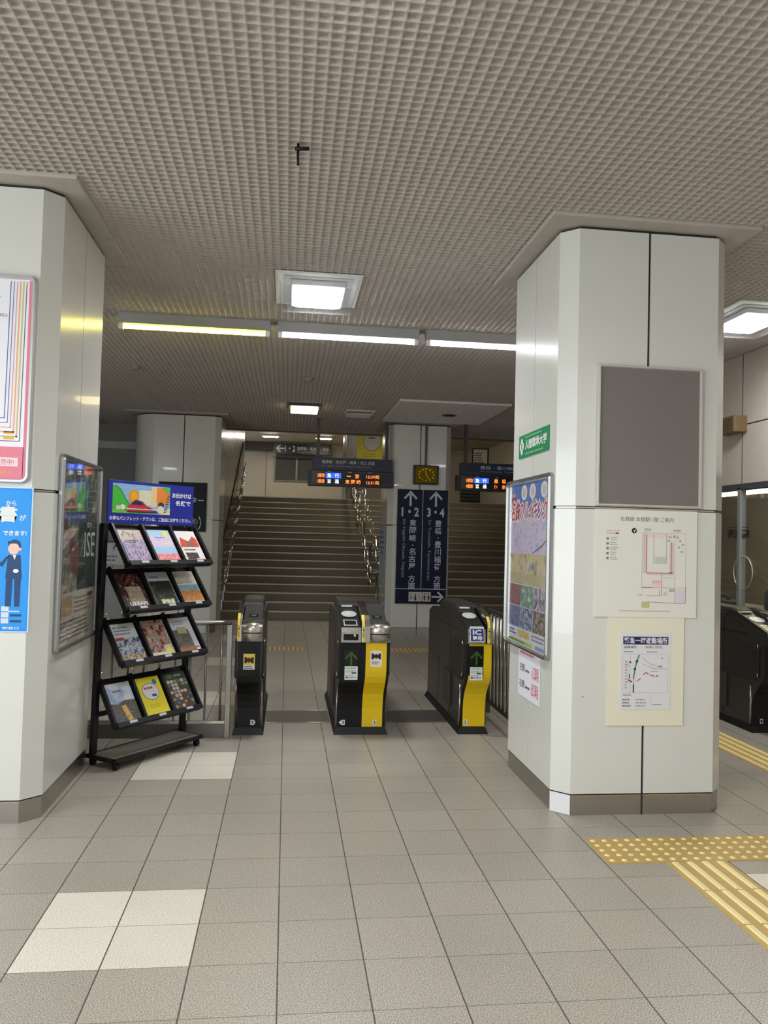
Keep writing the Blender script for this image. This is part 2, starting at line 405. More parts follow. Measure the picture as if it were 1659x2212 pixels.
# upper hall
uh = MB(); uh.box((-6, 25, 2.3), (6.35, 25.15, 5.2), UPWALL)
for x in (-3.1, -1.9, -.7, 1.7, 2.9, 4.1): uh.box((x-.006, 24.996, 2.3), (x+.006, 25, 5), DARKGROOVE)
struct(uh.build('wall_upstairs'))
uc = MB(); uc.box((-6, YB+.12, 4.35), (6.35, 25.0, 4.6), UPCEIL); struct(uc.build('ceiling_upstairs'))
ux = MB(); ux.box((6.2, YB, 0), (6.35, 25, 4.9), UPWALL); struct(ux.build('wall_stair_right'))
sb = MB(); sb.box((-6, 24.6, 4.10), (-.5, 24.95, 4.35), mat((70, 64, 58), 0.6)); struct(sb.build('trim_3'))
for i, x in enumerate((-0.54, 0.99)):
    t = thing('upstairs_ceiling_lamp', ['slim glowing ceiling lamp upstairs, left of the two, above the arrow sign', 'slim glowing ceiling lamp upstairs, right of the two, beside the display pole'][i], 'ceiling lamp', (x, 22.9, 4.35), 0, 'lamps on the upstairs ceiling')
    m = MB(); m.box((-.24, -.12, -.05), (.24, .12, 0), WHITE); m.build('housing', t)
    m = MB(); m.box((-.2, -.09, -.065), (.2, .09, -.051), emis((255, 246, 228), 54)); m.build('diffuser', t)
t = thing('upstairs_ceiling_lamp', 'added unseen lamp upstairs, brightening the right part of the stairs', 'ceiling lamp', (3.4, 20.0, 4.35), 0, 'lamps on the upstairs ceiling')  # extra lamp out of view, added to brighten the upper hall
m = MB(); m.box((-.3, -.12, -.05), (.3, .12, 0), WHITE); m.build('housing', t)
m = MB(); m.box((-.26, -.09, -.065), (.26, .09, -.051), emis((255, 246, 228), 54)); m.build('diffuser', t)
# window upstairs
t = thing('upstairs_ceiling_lamp', 'added lamp brightening stairs and yellow poster, hidden above the edge of the concourse ceiling', 'ceiling lamp', (2.0, 16.6, 4.35), 0, 'lamps on the upstairs ceiling')  # unseen lamp, put in to light the steps and the yellow poster
m = MB(); m.box((-.3, -.3, -.05), (.3, .3, 0), WHITE); m.build('housing', t)
m = MB(); m.box((-.26, -.26, -.065), (.26, .26, -.051), emis((255, 246, 228), 24)); m.build('diffuser', t)
t = thing('window_2', 'grey two-pane window upstairs under the arrow sign', 'window', (-.45, 24.99, 3.16)); t['kind'] = 'structure'
FR = mat((150, 150, 142), 0.4, 0.5)
m = MB(); m.frame(1.42, .80, .045, .05, .004, FR); m.box((.67, -.05, .02), (.73, 0, .78), FR); m.box((-.06, -.10, .79), (1.5, 0, .83), FR); m.build('window_frame', t)
m = MB(); m.box((.04, -.012, .04), (1.38, -.004, .76), mat((92, 92, 86), 0.15)); m.build('pane', t)
# upstairs direction sign
t = thing('direction_sign', 'black hanging direction sign upstairs with a left arrow and platforms 1 and 2', 'sign', (-.44, 24.4, 3.97))
m = MB(); m.box((0, 0, 0), (1.75, .12, .33), mat((24, 26, 30), 0.4)); m.build('sign_box', t, bevel=.004)
for px in (.2, 1.5):
    m = MB(); m.box((px-.02, .04, .33), (px+.02, .08, .38), MATBLACK); m.build('hanger_rod', t)
s = Sheet(); s.arrow(.17, .17, .22, .035, 180, WHITE); s.text('1・2', .32, .08, .30, .18, WHITE, bold=.01); s.text('東岡崎・名古屋・岐阜', .68, .12, .98, .12, GREYWHITE, bold=.01); s.text('for Higashi Okazaki, Nagoya, Gifu', .68, .05, .95, .045, GREYWHITE)
s.build('lettering', t)
# pier at the stair head carrying the yellow poster
sp = MB(); sp.box((1.34, 19.35, 2.395), (2.65, 19.75, 4.35), mat((150, 142, 126), .3)); sp.box((1.34, 19.33, 2.395), (1.40, 19.35, 4.35), CHROME); struct(sp.build('trim_4'))
t = thing('wall_poster', 'large yellow poster with a white round picture on the upstairs wall', 'poster', (1.655, 19.345, 3.37))
m = MB(); m.box((0, -.012, 0), (.68, 0, .92), mat((232, 214, 24), 0.5)); m.build('poster_sheet', t)
s = Sheet(-.012); s.disc(.5, .62, .30, mat((120, 118, 100), .5), 1, .33); s.disc(.5, .62, .28, mat((214, 214, 206), .5), 2, .31)
s.rect(.34, .76, .32, .06, mat((190, 70, 60), .5), 3); s.rect(.38, .68, .22, .04, mat((150, 60, 60), .5), 3); s.greek(.2, .1, .55, .12, 2, mat((160, 140, 30), .5), 2, 3)
for p in ((.10, .5), (.13, .35), (.82, .36), (.16, .8), (.85, .75)): s.disc(p[0], p[1], .018, mat((150, 130, 20), .5), 2, n=8)
s.v = [(a*.74, y, z*.80) for a, y, z in s.v]
s.build('picture', t)
# white board + dark louvre seen over and under the right display
t = thing('notice_board', 'small white notice board with rows of black writing behind the right display', 'notice board', (4.72, 19.9, 3.42))
m = MB(); m.box((-.03, .0, -.03), (.40, .05, .43), MATBLACK); m.box((.0, -.01, .0), (.36, .0, .40), WHITE); m.build('board', t)
s = Sheet(-.01); s.greek(.02, .03, .26, .30, 5, mat((70, 66, 62), .5), 2, 9); s.build('writing', t)
m = MB(); m.box((-.02, 0, 0), (.02, .02, 1.45), MATBLACK); m.build('post', t, loc=(.18, .052, -1.025))
t = thing('louvre_panel', 'dark slatted louvre at the top of the stairs, under the right display', 'louvre', (5.50, 24.98, 2.68))
m = MB(); m.box((0, -.02, 0), (.60, 0, .45), mat((120, 112, 104), .5)); m.build('backing', t)
for k in range(4):
    m = MB(); m.box((.03, -.06, .03+k*.11), (.57, -.02, .085+k*.11), mat((38, 36, 36), .4)); m.build('slat', t)

# ================================================================== PILLARS
def octo(x0, x1, y0, y1, c):
    return [(x0+c, y0), (x1-c, y0), (x1, y0+c), (x1, y1-c), (x1-c, y1), (x0+c, y1), (x0, y1-c), (x0, y0+c)]
def pillar(name, label, x0, x1, y0, y1, c=0.085, front_gap=0.0075, round_left=0.0, joint=1.68, tone=WHITE_PANEL, group=None):
    cx, cy = (x0+x1)/2, (y0+y1)/2
    t = thing(name, label, 'pillar', (cx, cy, 0), 0, group)
    if round_left:
        r = round_left; n = 10
        pts = [(x1-c, y0), (x1, y0+c), (x1, y1-c), (x1-c, y1), (x0+c, y1), (x0, y1-c), (x0, y0+r)]
        pts += [(x0+r-r*math.cos(R(90*k/n)), y0+r-r*math.sin(R(90*k/n))) for k in range(1, n)] + [(x0+r, y0)]
        pts = [pts[-1]] + pts[:-1]
    else: pts = octo(x0, x1, y0, y1, c)
    pts = [(p[0]-cx, p[1]-cy) for p in pts]
    core = MB(); core.prism([(p[0]*.975, p[1]*.975) for p in pts], 0, H-.008, DARKGROOVE); core.build('core', t)
    bs = MB(); bs.prism([(p[0]*.992, p[1]*.992) for p in pts], 0.0, .104, BASEM); bs.build('baseboard', t)
    tr = MB(); tr.prism([(p[0]*.986, p[1]*.986) for p in pts], joint-.004, joint+.004, STEEL)
    tr.prism([(p[0]*.99, p[1]*.99) for p in pts], .104, .108, STEEL)
    for sy in (-1, 1): tr.box((-.004, sy*(y1-y0)/2*.994-.003, .0), (.004, sy*(y1-y0)/2*.994+.003, .106), DARKGROOVE)
    tr.build('joint_strip', t)
    # perimeter with cuts in the middle of the four main faces
    per = []; N = len(pts)
    for i in range(N):
        a, b2 = Vector(pts[i]), Vector(pts[(i+1) % N]); per.append(('c', a))
        if (b2-a).length > 0.45:
            mid = (a+b2)/2; d = (b2-a).normalized(); g = front_gap if abs(d.x) > .5 else 0.0055
            if round_left and abs(d.x) > .5: mid = Vector(((x1-x0)/2-.54, a.y))
            per.append(('e', mid-d*g)); per.append(('s', mid+d*g))
    k0 = next(i for i, p in enumerate(per) if p[0] == 's'); per = per[k0:]+per[:k0]
    segs = []; cur = []
    for kd, p in per:
        cur.append(p)
        if kd == 'e': segs.append(cur); cur = []
    for sg in segs:
        for za, zb in ((.116, joint-.008), (joint+.008, H-.036)):
            m = MB(); n = len(sg); vs = []
            for z in (za, zb):
                vs += [(p.x, p.y, z) for p in sg]; vs += [(p.x*.978, p.y*.978, z) for p in sg]
            fs = []
            for i in range(n-1):
                fs += [(i, i+1, 2*n+i+1, 2*n+i), (n+i+1, n+i, 3*n+i, 3*n+i+1), (i+1, i, n+i, n+i+1), (2*n+i, 2*n+i+1, 3*n+i+1, 3*n+i)]
            fs += [(0, 2*n, 3*n, n), (n-1, 2*n-1, 4*n-1, 3*n-1)]
            m.add(vs, fs, tone); m.build('cladding_panel', t)
    # plaster collar on the ceiling round the pillar head
    col = MB(); g = .11
    col.prism([(x0-cx-g, y0-cy-.12), (x1-cx+g, y0-cy-.12), (x1-cx+g, y1-cy+.12), (x0-cx-g, y1-cy+.12)], H-.018, H+.015, PLASTER)
    col.build('ceiling_collar', t, bevel=.008)
    return t
PL = pillar('panelled_pillar', 'white panelled pillar at the left edge carrying the blue poster', -2.20, -1.21, 4.215, 5.30)
PR = pillar('panelled_pillar', 'white panelled pillar on the right carrying the grey board and floor plan', 1.487, 2.478, 4.19, 5.20)
PB = pillar('panelled_pillar', 'white pillar behind the gates carrying the tall navy direction sign', 1.53, 2.51, 12.05, 13.03)
PC = pillar('panelled_pillar', 'pillar with a rounded left corner beside the foot of the stairs', -2.32, -1.02, 12.05, 13.10, round_left=.38)
# sticker on the right pillar's base
s = MB(); a = Vector((1.487-1.9825, 4.19+.085-4.695)); b_ = Vector((1.487+.085-1.9825, 4.19-4.695)); nrm = Vector((-1, -1)).normalized()*.001
A = a+nrm; B_ = b_+nrm
s.add([(A.x, A.y, .003), (B_.x, B_.y, .003), (B_.x, B_.y, .110), (A.x, A.y, .110)], [(0, 1, 2, 3)], mat((232, 230, 232), .5)); s.build('corner_sticker', PR, fix=False)

# ================================================================== CEILING FITTINGS
def big_lamp(x, y, label, power=LAMP, tint=(246, 250, 255)):
    t = thing('ceiling_lamp', label, 'ceiling lamp', (x, y, H), 0, 'square acrylic ceiling lamps')
    m = MB(); m.box((-.30, -.38, -.012), (.30, .38, -.001), WHITE); m.build('base_plate', t, bevel=.004)
    a, b2, za, zb = (.285, .365), (.255, .33), -.012, -.085
    m = MB(); n = [(-a[0], -a[1], za), (a[0], -a[1], za), (a[0], a[1], za), (-a[0], a[1], za), (-b2[0], -b2[1], zb), (b2[0], -b2[1], zb), (b2[0], b2[1], zb), (-b2[0], b2[1], zb)]
    m.add(n, [(0, 1, 5, 4), (1, 2, 6, 5), (2, 3, 7, 6), (3, 0, 4, 7), (4, 5, 6, 7)], glassy((200, 202, 200), .22, .12)); m.build('acrylic_cover', t, fix=False)
    m = MB(); m.box((-.19, -.27, -.060), (.19, .27, -.022), mat((190, 190, 188), .4)); m.build('lamp_body', t, bevel=.006)
    m = MB(); m.prism([(.165*x_*(.86 if q_ else 1), .25*y_*(1 if q_ else .90)) for x_, y_, q_ in ((-1, -1, 1), (1, -1, 1), (1, -1, 0), (1, 1, 0), (1, 1, 1), (-1, 1, 1), (-1, 1, 0), (-1, -1, 0))], -.066, -.061, emis(tint, power)); m.build('diffuser', t)
    m = MB(); m.box((-.24, -.32, -.020), (.24, .32, -.013), mat((170, 172, 170), .4)); m.build('reflector', t)
    return t
big_lamp(.17, 5.70, 'bright square ceiling lamp in the middle, in front of the fluorescent strip')
big_lamp(3.50, 5.68, 'bright ceiling lamp beside the right wall, half hidden by the right pillar')
big_lamp(.22, 2.05, 'ceiling lamp nearest the camera, above the top edge of the view', LAMP*1.6)
big_lamp(3.50, -1.6, 'ceiling lamp behind the camera on the right side')
big_lamp(-3.2, 5.70, 'ceiling lamp behind the left pillar')
big_lamp(-3.2, 2.05, 'ceiling lamp over the near left part of the concourse')
big_lamp(.22, -1.6, 'ceiling lamp behind the camera by the street side')
def strip(x0, x1, label, tint, pw):
    t = thing('fluorescent_batten', label, 'fluorescent lamp', ((x0+x1)/2, 6.66, H), 0, 'row of fluorescent battens across the ceiling'); L = (x1-x0)/2
    m = MB(); m.prism([(-.035, -.085), (.035, -.085), (.055, -.001), (-.055, -.001)], -L, L, mat((158, 158, 154), .5), 'x'); m.build('housing', t, bevel=.003)
    m = MB(); m.tube([(-L+.045, 0, -.108), (L-.045, 0, -.108)], .0165, emis(tint, pw), 12); m.build('tube', t)
    for sx in (-1, 1):
        m = MB(); m.box((sx*(L-.022)-.018, -.025, -.132), (sx*(L-.022)+.018, .025, -.08), WHITE); m.build('lamp_holder', t, bevel=.003)
strip(-1.42, -.185, 'yellowish fluorescent batten, leftmost of the three in the row', (255, 236, 96), STRIP*1.25)
strip(-.125, 1.075, 'white fluorescent batten, middle of the three in the row', (250, 250, 255), STRIP*1.3)
strip(1.135, 2.335, 'white fluorescent batten running behind the right pillar', (246, 248, 255), STRIP*1.3)
t = thing('ceiling_lamp', 'small warm rectangular ceiling lamp far back above the stairs foot', 'ceiling lamp', (.19, 10.9, H))
m = MB(); m.box((-.22, -.22, -.035), (.22, .22, 0), mat((60, 58, 54), .5)); m.build('frame', t, bevel=.004)
m = MB(); m.box((-.185, -.19, -.085), (.185, .19, -.036), emis((255, 232, 176), 3.2)); m.build('diffuser', t, bevel=.008)
for (x, y, lb) in ((.186, 8.97, 'round white smoke detector in line with the far ceiling lamp'), (-1.68, 8.78, 'small round ceiling detector left of the fluorescent strip, beyond the left pillar')):
    t = thing('smoke_detector', lb, 'smoke detector', (x, y, H))
    m = MB(); m.lathe([(0, -.045), (.03, -.044), (.045, -.03), (.055, -.012), (.06, 0), (.06, .005)], 0, 0, mat((150, 144, 134), .5)); m.build('body', t)
m = MB(); m.tube([(0, 0, 0), (0, 0, -.07), (.002, 0, -.10)], .006, MATBLACK, 8); m.tube([(-.015, 0, -.025), (.05, 0, -.02)], .009, MATBLACK, 8)
tag(m.build('ceiling_hook', loc=(0, 3.577, H)), 'small dark metal hook sticking out of the near ceiling', 'hook')
# access panel with hole, vents
t = thing('access_panel', 'pale square ceiling panel with a dark round hole above the navy sign', 'ceiling panel', (2.13, 10.9, H))
m = MB()
m.box((-.74, -.9, -.028), (.74, .9, -.001), mat((232, 230, 226), .6)); m.build('panel', t, bevel=.004)
m = MB()
for i in range(29): m.box((-.74+i*.05+.02, -.9, -.034), (-.74+i*.05+.03, .9, -.028), mat((240, 238, 234), .6))
m.build('ribs', t)
m = MB(); m.lathe([(.0, -.036), (.085, -.036), (.10, -.034), (.105, -.028)], .11, .08, mat((20, 18, 18), .6)); m.build('hole', t)
for x, lb in ((.99, 'small pale ceiling vent to the left of the square panel'), (3.55, 'small pale ceiling vent to the right of the square panel')):
    t = thing('ceiling_vent', lb, 'vent', (x, 11.58, H))
    m = MB(); m.frame(.42, .36, .03, .015, .004, mat((226, 224, 220), .5)); m.build('frame', t, loc=(-.21, -.18, 0), rot=(R(90), 0, 0))
    m = MB()
    for k in range(8): m.box((-.18, -.15+k*.04, -.01), (.18, -.13+k*.04, -.002), mat((226, 224, 220), .5))
    m.build('slats', t)

# ================================================================== TICKET GATES
FCURVE = [(5.83, .705), (5.83, .50), (5.842, .455), (5.875, .405), (5.925, .355), (5.965, .305), (5.988, .25), (6.0, .19), (6.0, .052)]
FY = 5.83
def gate(label, x0, w_, heads, fronts, num, group='ticket gates'):
    """heads: list of (kind, xa, xb) measured from the gate's left side; fronts: (xa, xb, material)"""
    t = thing('ticket_gate', label, 'ticket gate', (x0+w_/2, 6.0, 0), 0, group); h = w_/2
    def Y(y): return y-6.0
    # body
    prof = [(Y(a)+.012, b2) for a, b2 in FCURVE[::-1]] + [(Y(5.86), .80), (Y(6.22), .895), (Y(7.05), .880), (Y(7.25), .865), (Y(7.40), .82), (Y(7.42), .052)]
    m = MB(); m.prism(prof, -h, h, GATE_SIDE, 'x'); m.build('body', t, bevel=.004)
    # side seams and screws of both sides
    m = MB()
    for sx in (-1, 1):
        xa, xb = sorted((sx*h, sx*(h+.0015)))
        m.box((xa, Y(6.05), .445), (xb, Y(7.38), .451), BLACK); m.box((xa, Y(6.42), .06), (xb, Y(6.426), .88), BLACK)
        m.box((xa, Y(6.05), .775), (xb, Y(7.38), .781), BLACK); m.box((xa, Y(6.9), .06), (xb, Y(6.906), .45), BLACK)
    m.build('side_seams', t)
    for sx in (-1, 1):
        m = MB(); m.tube([(sx*(h-.001), Y(6.022), .055), (sx*(h-.001), Y(6.022), .37)], .013, STEEL_V, 8); m.build('corner_trim', t)
        m = MB(); xa, xb = sorted((sx*(h-.002), sx*(h+.014))); m.prism([(Y(5.90), .47), (Y(5.96), .42), (Y(6.32), .42), (Y(6.32), .66), (Y(6.26), .70), (Y(5.90), .70)], xa, xb, mat((38, 35, 33), .4), 'x'); m.build('flap_housing', t, bevel=.003)
        m = MB(); m.box((min(sx*h, sx*(h+.018)), Y(6.36), .13), (max(sx*h, sx*(h+.018)), Y(6.60), .41), mat((58, 50, 42), .4)); m.build('flap_door', t, bevel=.004)
        for zz in (.70, .47):
            m = MB(); m.tube([(sx*(h+.012), Y(5.915), zz-.02), (sx*(h+.012), Y(5.915), zz+.012)], .006, CHROME, 8); m.build('chrome_stud', t)
    # kick plate
    m = MB(); e = .022
    m.add([(-h-e, Y(5.965), 0), (h+e, Y(5.965), 0), (h+e, Y(7.45), 0), (-h-e, Y(7.45), 0), (-h, Y(5.995), .052), (h, Y(5.995), .052), (h, Y(7.42), .052), (-h, Y(7.42), .052)],
          [(0, 1, 5, 4), (1, 2, 6, 5), (2, 3, 7, 6), (3, 0, 4, 7), (4, 5, 6, 7), (0, 3, 2, 1)], MATBLACK); m.build('kick_plate', t)
    # front panels
    for xa, xb, mm in fronts:
        m = MB(); m.prism([(Y(a), b2) for a, b2 in FCURVE] + [(Y(a)+.011, b2) for a, b2 in FCURVE[::-1]], xa-h, xb-h, mm, 'x'); o = m.build('front_panel', t)
    # hood
    m = MB(); m.prism([(Y(6.24), .893), (Y(6.26), .955), (Y(6.36), .972), (Y(6.80), .972), (Y(6.93), .94), (Y(6.98), .87)], -h+.012, h-.012, mat((52, 50, 48), .4), 'x'); m.build('hood', t, bevel=.015)
    for kind, xa, xb in heads:
        a, c = max(xa-h, -h+.0015), min(xb-h, h-.0015); mid = (a+c)/2; ww = c-a
        if kind == 'roller':
            arc = [(Y(5.845)+.045-.06*math.cos(R(q))*.9, .800+.045*math.sin(R(q))) for q in range(0, 91, 15)]
            m = MB(); m.prism([(Y(5.80), .712)] + [(Y(5.80), .80)] + [(Y(5.80)+.05*(1-math.cos(R(q))), .80+.048*math.sin(R(q))) for q in range(15, 91, 15)] + [(Y(6.10), .852), (Y(6.10), .712)], a, c, STEEL, 'x', True); m.build('ticket_head', t)
            m = MB(); m.box((a+.004, Y(5.797), .768), (c-.004, Y(5.801), .774), BLACK); m.box((a+.01, Y(5.797), .786), (c-.03, Y(5.80), .789), CHROME); m.build('ticket_slot', t)
            m = MB(); m.prism([(Y(5.96), .85), (Y(6.24), .945), (Y(6.26), .85)], a+.005, c-.008, mat((84, 84, 84), .35, .4), 'x'); m.build('console', t, bevel=.003)
            g = Sheet(); g.rect(-ww*.22, .05, ww*.45, .05, mat((24, 26, 30), .15), 1); g.rect(-ww*.12, .06, ww*.25, .03, mat((90, 94, 90), .2), 2); g.box_outline(-ww*.36, .02, ww*.74, .13, .003, mat((50, 50, 50), .4), 1)
            g.build('ticket_display', t, loc=(mid, Y(5.96)-.001, .852), rot=(R(-71), 0, 0))
        if kind == 'ridge':
            m = MB(); m.prism([(Y(5.792), .712), (Y(5.792), .83), (Y(5.81), .87), (Y(5.86), .905), (Y(6.1), .955), (Y(6.28), .975), (Y(6.4), .965), (Y(6.4), .712)], a, c, CHROME, 'x'); m.build('divider', t, bevel=.004)
            m = MB(); q = .3 if xb-xa > .03 else .45
            m.prism([(Y(5.788), .716), (Y(5.788), .832), (Y(5.806), .873), (Y(5.856), .909), (Y(5.87), .906), (Y(5.80), .83), (Y(5.80), .716)], a+.003, a+.003+.018, mat((236, 210, 70), .35), 'x'); m.build('warning_strip', t)
            g = Sheet(); g.column('カード専用', 0, .112, .0135, mat((70, 60, 30), .5), 2, 1.25); g.build('lettering', t, loc=(a+.012, Y(5.788), .716))
        if kind in ('ic', 'ic_sign'):
            m = MB(); m.prism([(Y(5.80), .712), (Y(5.80), .79), (Y(5.825), .818), (Y(6.24), .945), (Y(6.40), .95), (Y(6.40), .712)], a, c, mat((44, 43, 42), .32, .2), 'x'); m.build('reader_head', t, bevel=.004)
            m = MB(); m.prism([(Y(5.797), .712), (Y(5.797), .788), (Y(5.82), .818), (Y(5.828), .812), (Y(5.806), .785), (Y(5.806), .712)], a+.002, c-.002, STEEL, 'x'); m.build('head_plate', t)
            # sloped face frame: origin at (5.825,.818) going up/back
            sl = math.atan2(.945-.818, 6.24-5.825)
            g = Sheet(); g.disc(0, .255, ww*.40, mat((196, 196, 196), .3), 2, .062); g.disc(0, .255, ww*.44, MATBLACK, 1, .072); g.text('IC', -ww*.12, .24, ww*.24, .03, mat((240, 240, 236), .4), 3)
            g.build('card_reader', t, loc=(mid, Y(5.825)-.0005, .8195), rot=(-(math.pi/2-sl), 0, 0))
            m = MB(); m.box((-ww*.34, 0, 0), (ww*.24, .035, .012), mat((216, 216, 212), .3)); m.build('status_lamp', t, loc=(mid, Y(6.19), .935), bevel=.004)
            if kind == 'ic':
                g = Sheet(); g.rect(-ww*.34, .03, ww*.68, .11, mat((200, 200, 196), .3), 1); g.rect(-ww*.29, .045, ww*.58, .08, mat((30, 34, 26), .2), 2)
                g.build('reader_display', t, loc=(mid, Y(5.825)-.0005, .8195), rot=(-(math.pi/2-sl), 0, 0))
                m = MB(); m.box((-ww*.38, -.006, 0), (ww*.36, .004, .052), BLACK); m.build('ticket_slot', t, loc=(mid, Y(5.797), .728), bevel=.008)
                m = MB(); m.box((-ww*.36, -.012, .046), (ww*.34, .0, .054), CHROME); m.lathe([(0, -.014), (.010, -.012), (.012, 0)], ww*.17, .034, CHROME, 12, 'y'); m.build('slot_trim', t, loc=(mid, Y(5.797), .728))
            else:
                m = MB(); m.box((-ww*.40, -.008, 0), (ww*.40, .0, .118), mat((206, 208, 212), .3)); p = m.build('ic_sign', t, loc=(mid, Y(5.790), .722), rot=(R(-14), 0, 0), bevel=.004)
                g = Sheet(-.008); g.rect(-ww*.35, .008, ww*.70, .092, mat((30, 50, 120), .4), 1); g.text('IC', -ww*.24, .054, ww*.48, .038, WHITE, bold=.03); g.text('専用', -ww*.26, .014, ww*.52, .033, WHITE, bold=.03); g.build('lettering', t, loc=(mid, Y(5.790), .722), rot=(R(-14), 0, 0))
    return t
def gate_sticker(t, x, z, kind, h):
    """small printed stickers on the upper, vertical part of the front"""
    s = Sheet(); y = FY-6.0-.001
    if kind == 'no_entry':
        s.rect(-.041, 0, .082, .115, mat((236, 214, 96), .4), 1); s.rect(-.041, 0, .082, .034, mat((226, 226, 218), .4), 2)
        dk = mat((52, 18, 18), .5)
        s.rect(-.033, .046, .016, .044, dk, 3); s.rect(.017, .046, .016, .044, dk, 3); s.disc(0, .068, .012, mat((120, 40, 20), .5), 3, .02, 10); s.poly([(-.02, .05), (0, .062), (.02, .05), (.02, .086), (0, .074), (-.02, .086)], dk, 3.5)
        s.greek(-.034, .004, .068, .026, 2, mat((60, 50, 60), .5), 4, 4)
    if kind == 'no_entry_round':
        w2 = mat((238, 226, 214), .4); s.rect(-.044, .008, .088, .105, w2, 1); s.rect(-.036, 0, .072, .121, w2, 1.2)
        dk = mat((40, 12, 26), .5)
        s.rect(-.035, .056, .016, .044, dk, 3); s.rect(.019, .056, .016, .044, dk, 3); s.disc(0, .078, .010, mat((80, 60, 20), .5), 3, .02, 10); s.poly([(-.02, .062), (0, .072), (.02, .062), (.02, .094), (0, .084), (-.02, .094)], dk, 3.5)
        s.greek(-.032, .016, .064, .026, 2, mat((120, 70, 110), .5), 4, 5)
    if kind == 'guide':
        s.rect(-.048, 0, .096, .098, mat((232, 234, 230), .4), 1); s.greek(-.042, .078, .084, .014, 1, mat((120, 120, 120), .5), 2, 6)
        for i, c in enumerate(((196, 214, 170), (208, 200, 180), (170, 200, 196), (214, 214, 214))): s.rect(-.041+.021*i, .052, .019, .020, mat(c, .5), 2)
        s.rect(.004, .044, .034, .012, mat((50, 90, 96), .5), 3)
        for i, c in enumerate(((60, 66, 80), (150, 170, 200), (120, 150, 190), (160, 190, 150))): s.rect(-.041+.021*i, .012, .016, .012, mat(c, .5), 2)
        s.greek(-.042, .028, .08, .012, 1, mat((150, 140, 130), .5), 2, 8)
    if kind == 'arrow':
        s.rect(-.052, 0, .104, .118, mat((10, 12, 12), .12), 1); g = mat((44, 84, 24), .4, 0, .12)
        s.line([(0, .012), (0, .085)], .014, g, 2); s.line([(-.038, .058), (0, .098)], .014, g, 2); s.line([(.038, .058), (0, .098)], .014, g, 2.2)
    return s.build({'arrow': 'arrow_lamp'}.get(kind, 'sticker'), t, loc=(x, y, z))
def gate_number(t, x, z, n, arrow=0, fg=WHITE, bg=BLACK):
    s = Sheet(); y = 6.0-6.0-.001
    s.rect(-.014, 0, .028, .038, WHITE, 1)
    if arrow < 0: s.poly([(-.014, .004), (-.014, .034), (-.032, .019)], WHITE, 1)
    if arrow > 0: s.poly([(.014, .004), (.014, .034), (.024, .019)], WHITE, 1)
    s.text(n, -.009, .007, .018, .024, mat((20, 20, 60), .4), 2, bold=.03); s.build('number_tag', t, loc=(x, y, z))
YF, BF = YELLOW, BLACK
G1 = gate('single black-fronted ticket gate at the left, beside the steel railing', -.335, .185, [('ridge', .0, .035), ('roller', .035, .185)], [(.012, .170, BF)], '3')
gate_sticker(G1, .0, .505, 'no_entry', 0); gate_number(G1, .03, .068, '3', 1)
G2 = gate('wide ticket gate in the middle with half black, half yellow front', .415, .365, [('ic', .0, .150), ('ridge', .152, .215), ('roller', .215, .365)], [(.0, .186, BF), (.190, .345, YF), (.345, .365, BF)], '3')
gate_sticker(G2, -.10, .535, 'arrow', 0); gate_sticker(G2, -.098, .435, 'guide', 0); gate_sticker(G2, .085, .53, 'no_entry_round', 0)
gate_number(G2, -.135, .066, '3', -1); gate_number(G2, .105, .066, '2')
G3 = gate('ticket gate with a blue IC sign and yellow front, beside the right pillar', 1.362, .195, [('ic_sign', .0, .140), ('ridge', .148, .192)], [(.020, .192, YF), (.0, .020, BF)], '2')
bl = MB(); bl.prism([(-.171, .47), (-.171, .69), (-.164, .69), (-.164, .47)], -.085, .035, BLACK, 'x'); bl.build('lamp_window', G3)
gate_sticker(G3, -.020, .545, 'arrow', 0).location.y -= .002; gate_sticker(G3, -.020, .435, 'guide', 0).location.y -= .002; gate_number(G3, -.055, .066, '2')
G4 = gate('dark-sided ticket gate at the right edge, in front of the office window', 3.76, .20, [('ic', .0, .150), ('ridge', .155, .198)], [(.0, .2, BF)], '1')
gate_number(G4, -.02, .066, '1')
# steel floor plates in the lanes
for i, (a, b2, lb) in enumerate(((-.125, .385, 'flat steel floor plate between the left and middle gates'), (.815, 1.335, 'flat steel floor plate between the middle and right gates'))):
    m = MB(); m.box((a, 6.345, 0.0005), (b2, 6.79, .004), mat((112, 108, 100), .38, .55)); m.box((a, 6.345, .004), (b2, 6.355, .0055), CHROME); m.box((a, 6.78, .004), (b2, 6.79, .0055), CHROME)
    tag(m.build('floor_plate'), lb, 'floor plate', 'steel floor plates in the gate lanes')

# ================================================================== RAILINGS
t = thing('railing', 'low steel railing running left from the left gate behind the rack', 'railing', (-.39, 5.895, 0))
for x in (0.0, -1.40):
    m = MB(); m.box((x-.019, -.019, 0), (x+.019, .019, .82), STEEL_V); m.build('post', t, bevel=.003)
m = MB(); m.tube([(.012, 0, .835), (-1.42, 0, .835)], .018, STEEL); m.build('top_rail', t)
m = MB(); m.box((-1.40, -.012, .105), (-.019, .012, .125), STEEL); m.build('bottom_rail', t)
for k in range(12):
    x = -.055-k*.11
    m = MB(); m.tube([(x, 0, .125), (x, 0, .82)], .008, STEEL_V, 8); m.build('bar', t)
m = MB(); m.box((-1.40, -.004, .0), (-.02, .004, .10), mat((120, 116, 110), .35, .6)); m.build('kick_panel', t)
t = thing('railing', 'dark steel railing with close upright bars between right gate and right pillar', 'railing', (1.765, 5.22, 0))
for y in (.03, 1.50):
    m = MB(); m.box((-.019, y-.019, 0), (.019, y+.019, .86), DARK_STEEL); m.build('post', t, bevel=.003)
m = MB(); m.tube([(0, -.0, .875), (0, 1.53, .875)], .022, DARK_STEEL); m.build('top_rail', t)
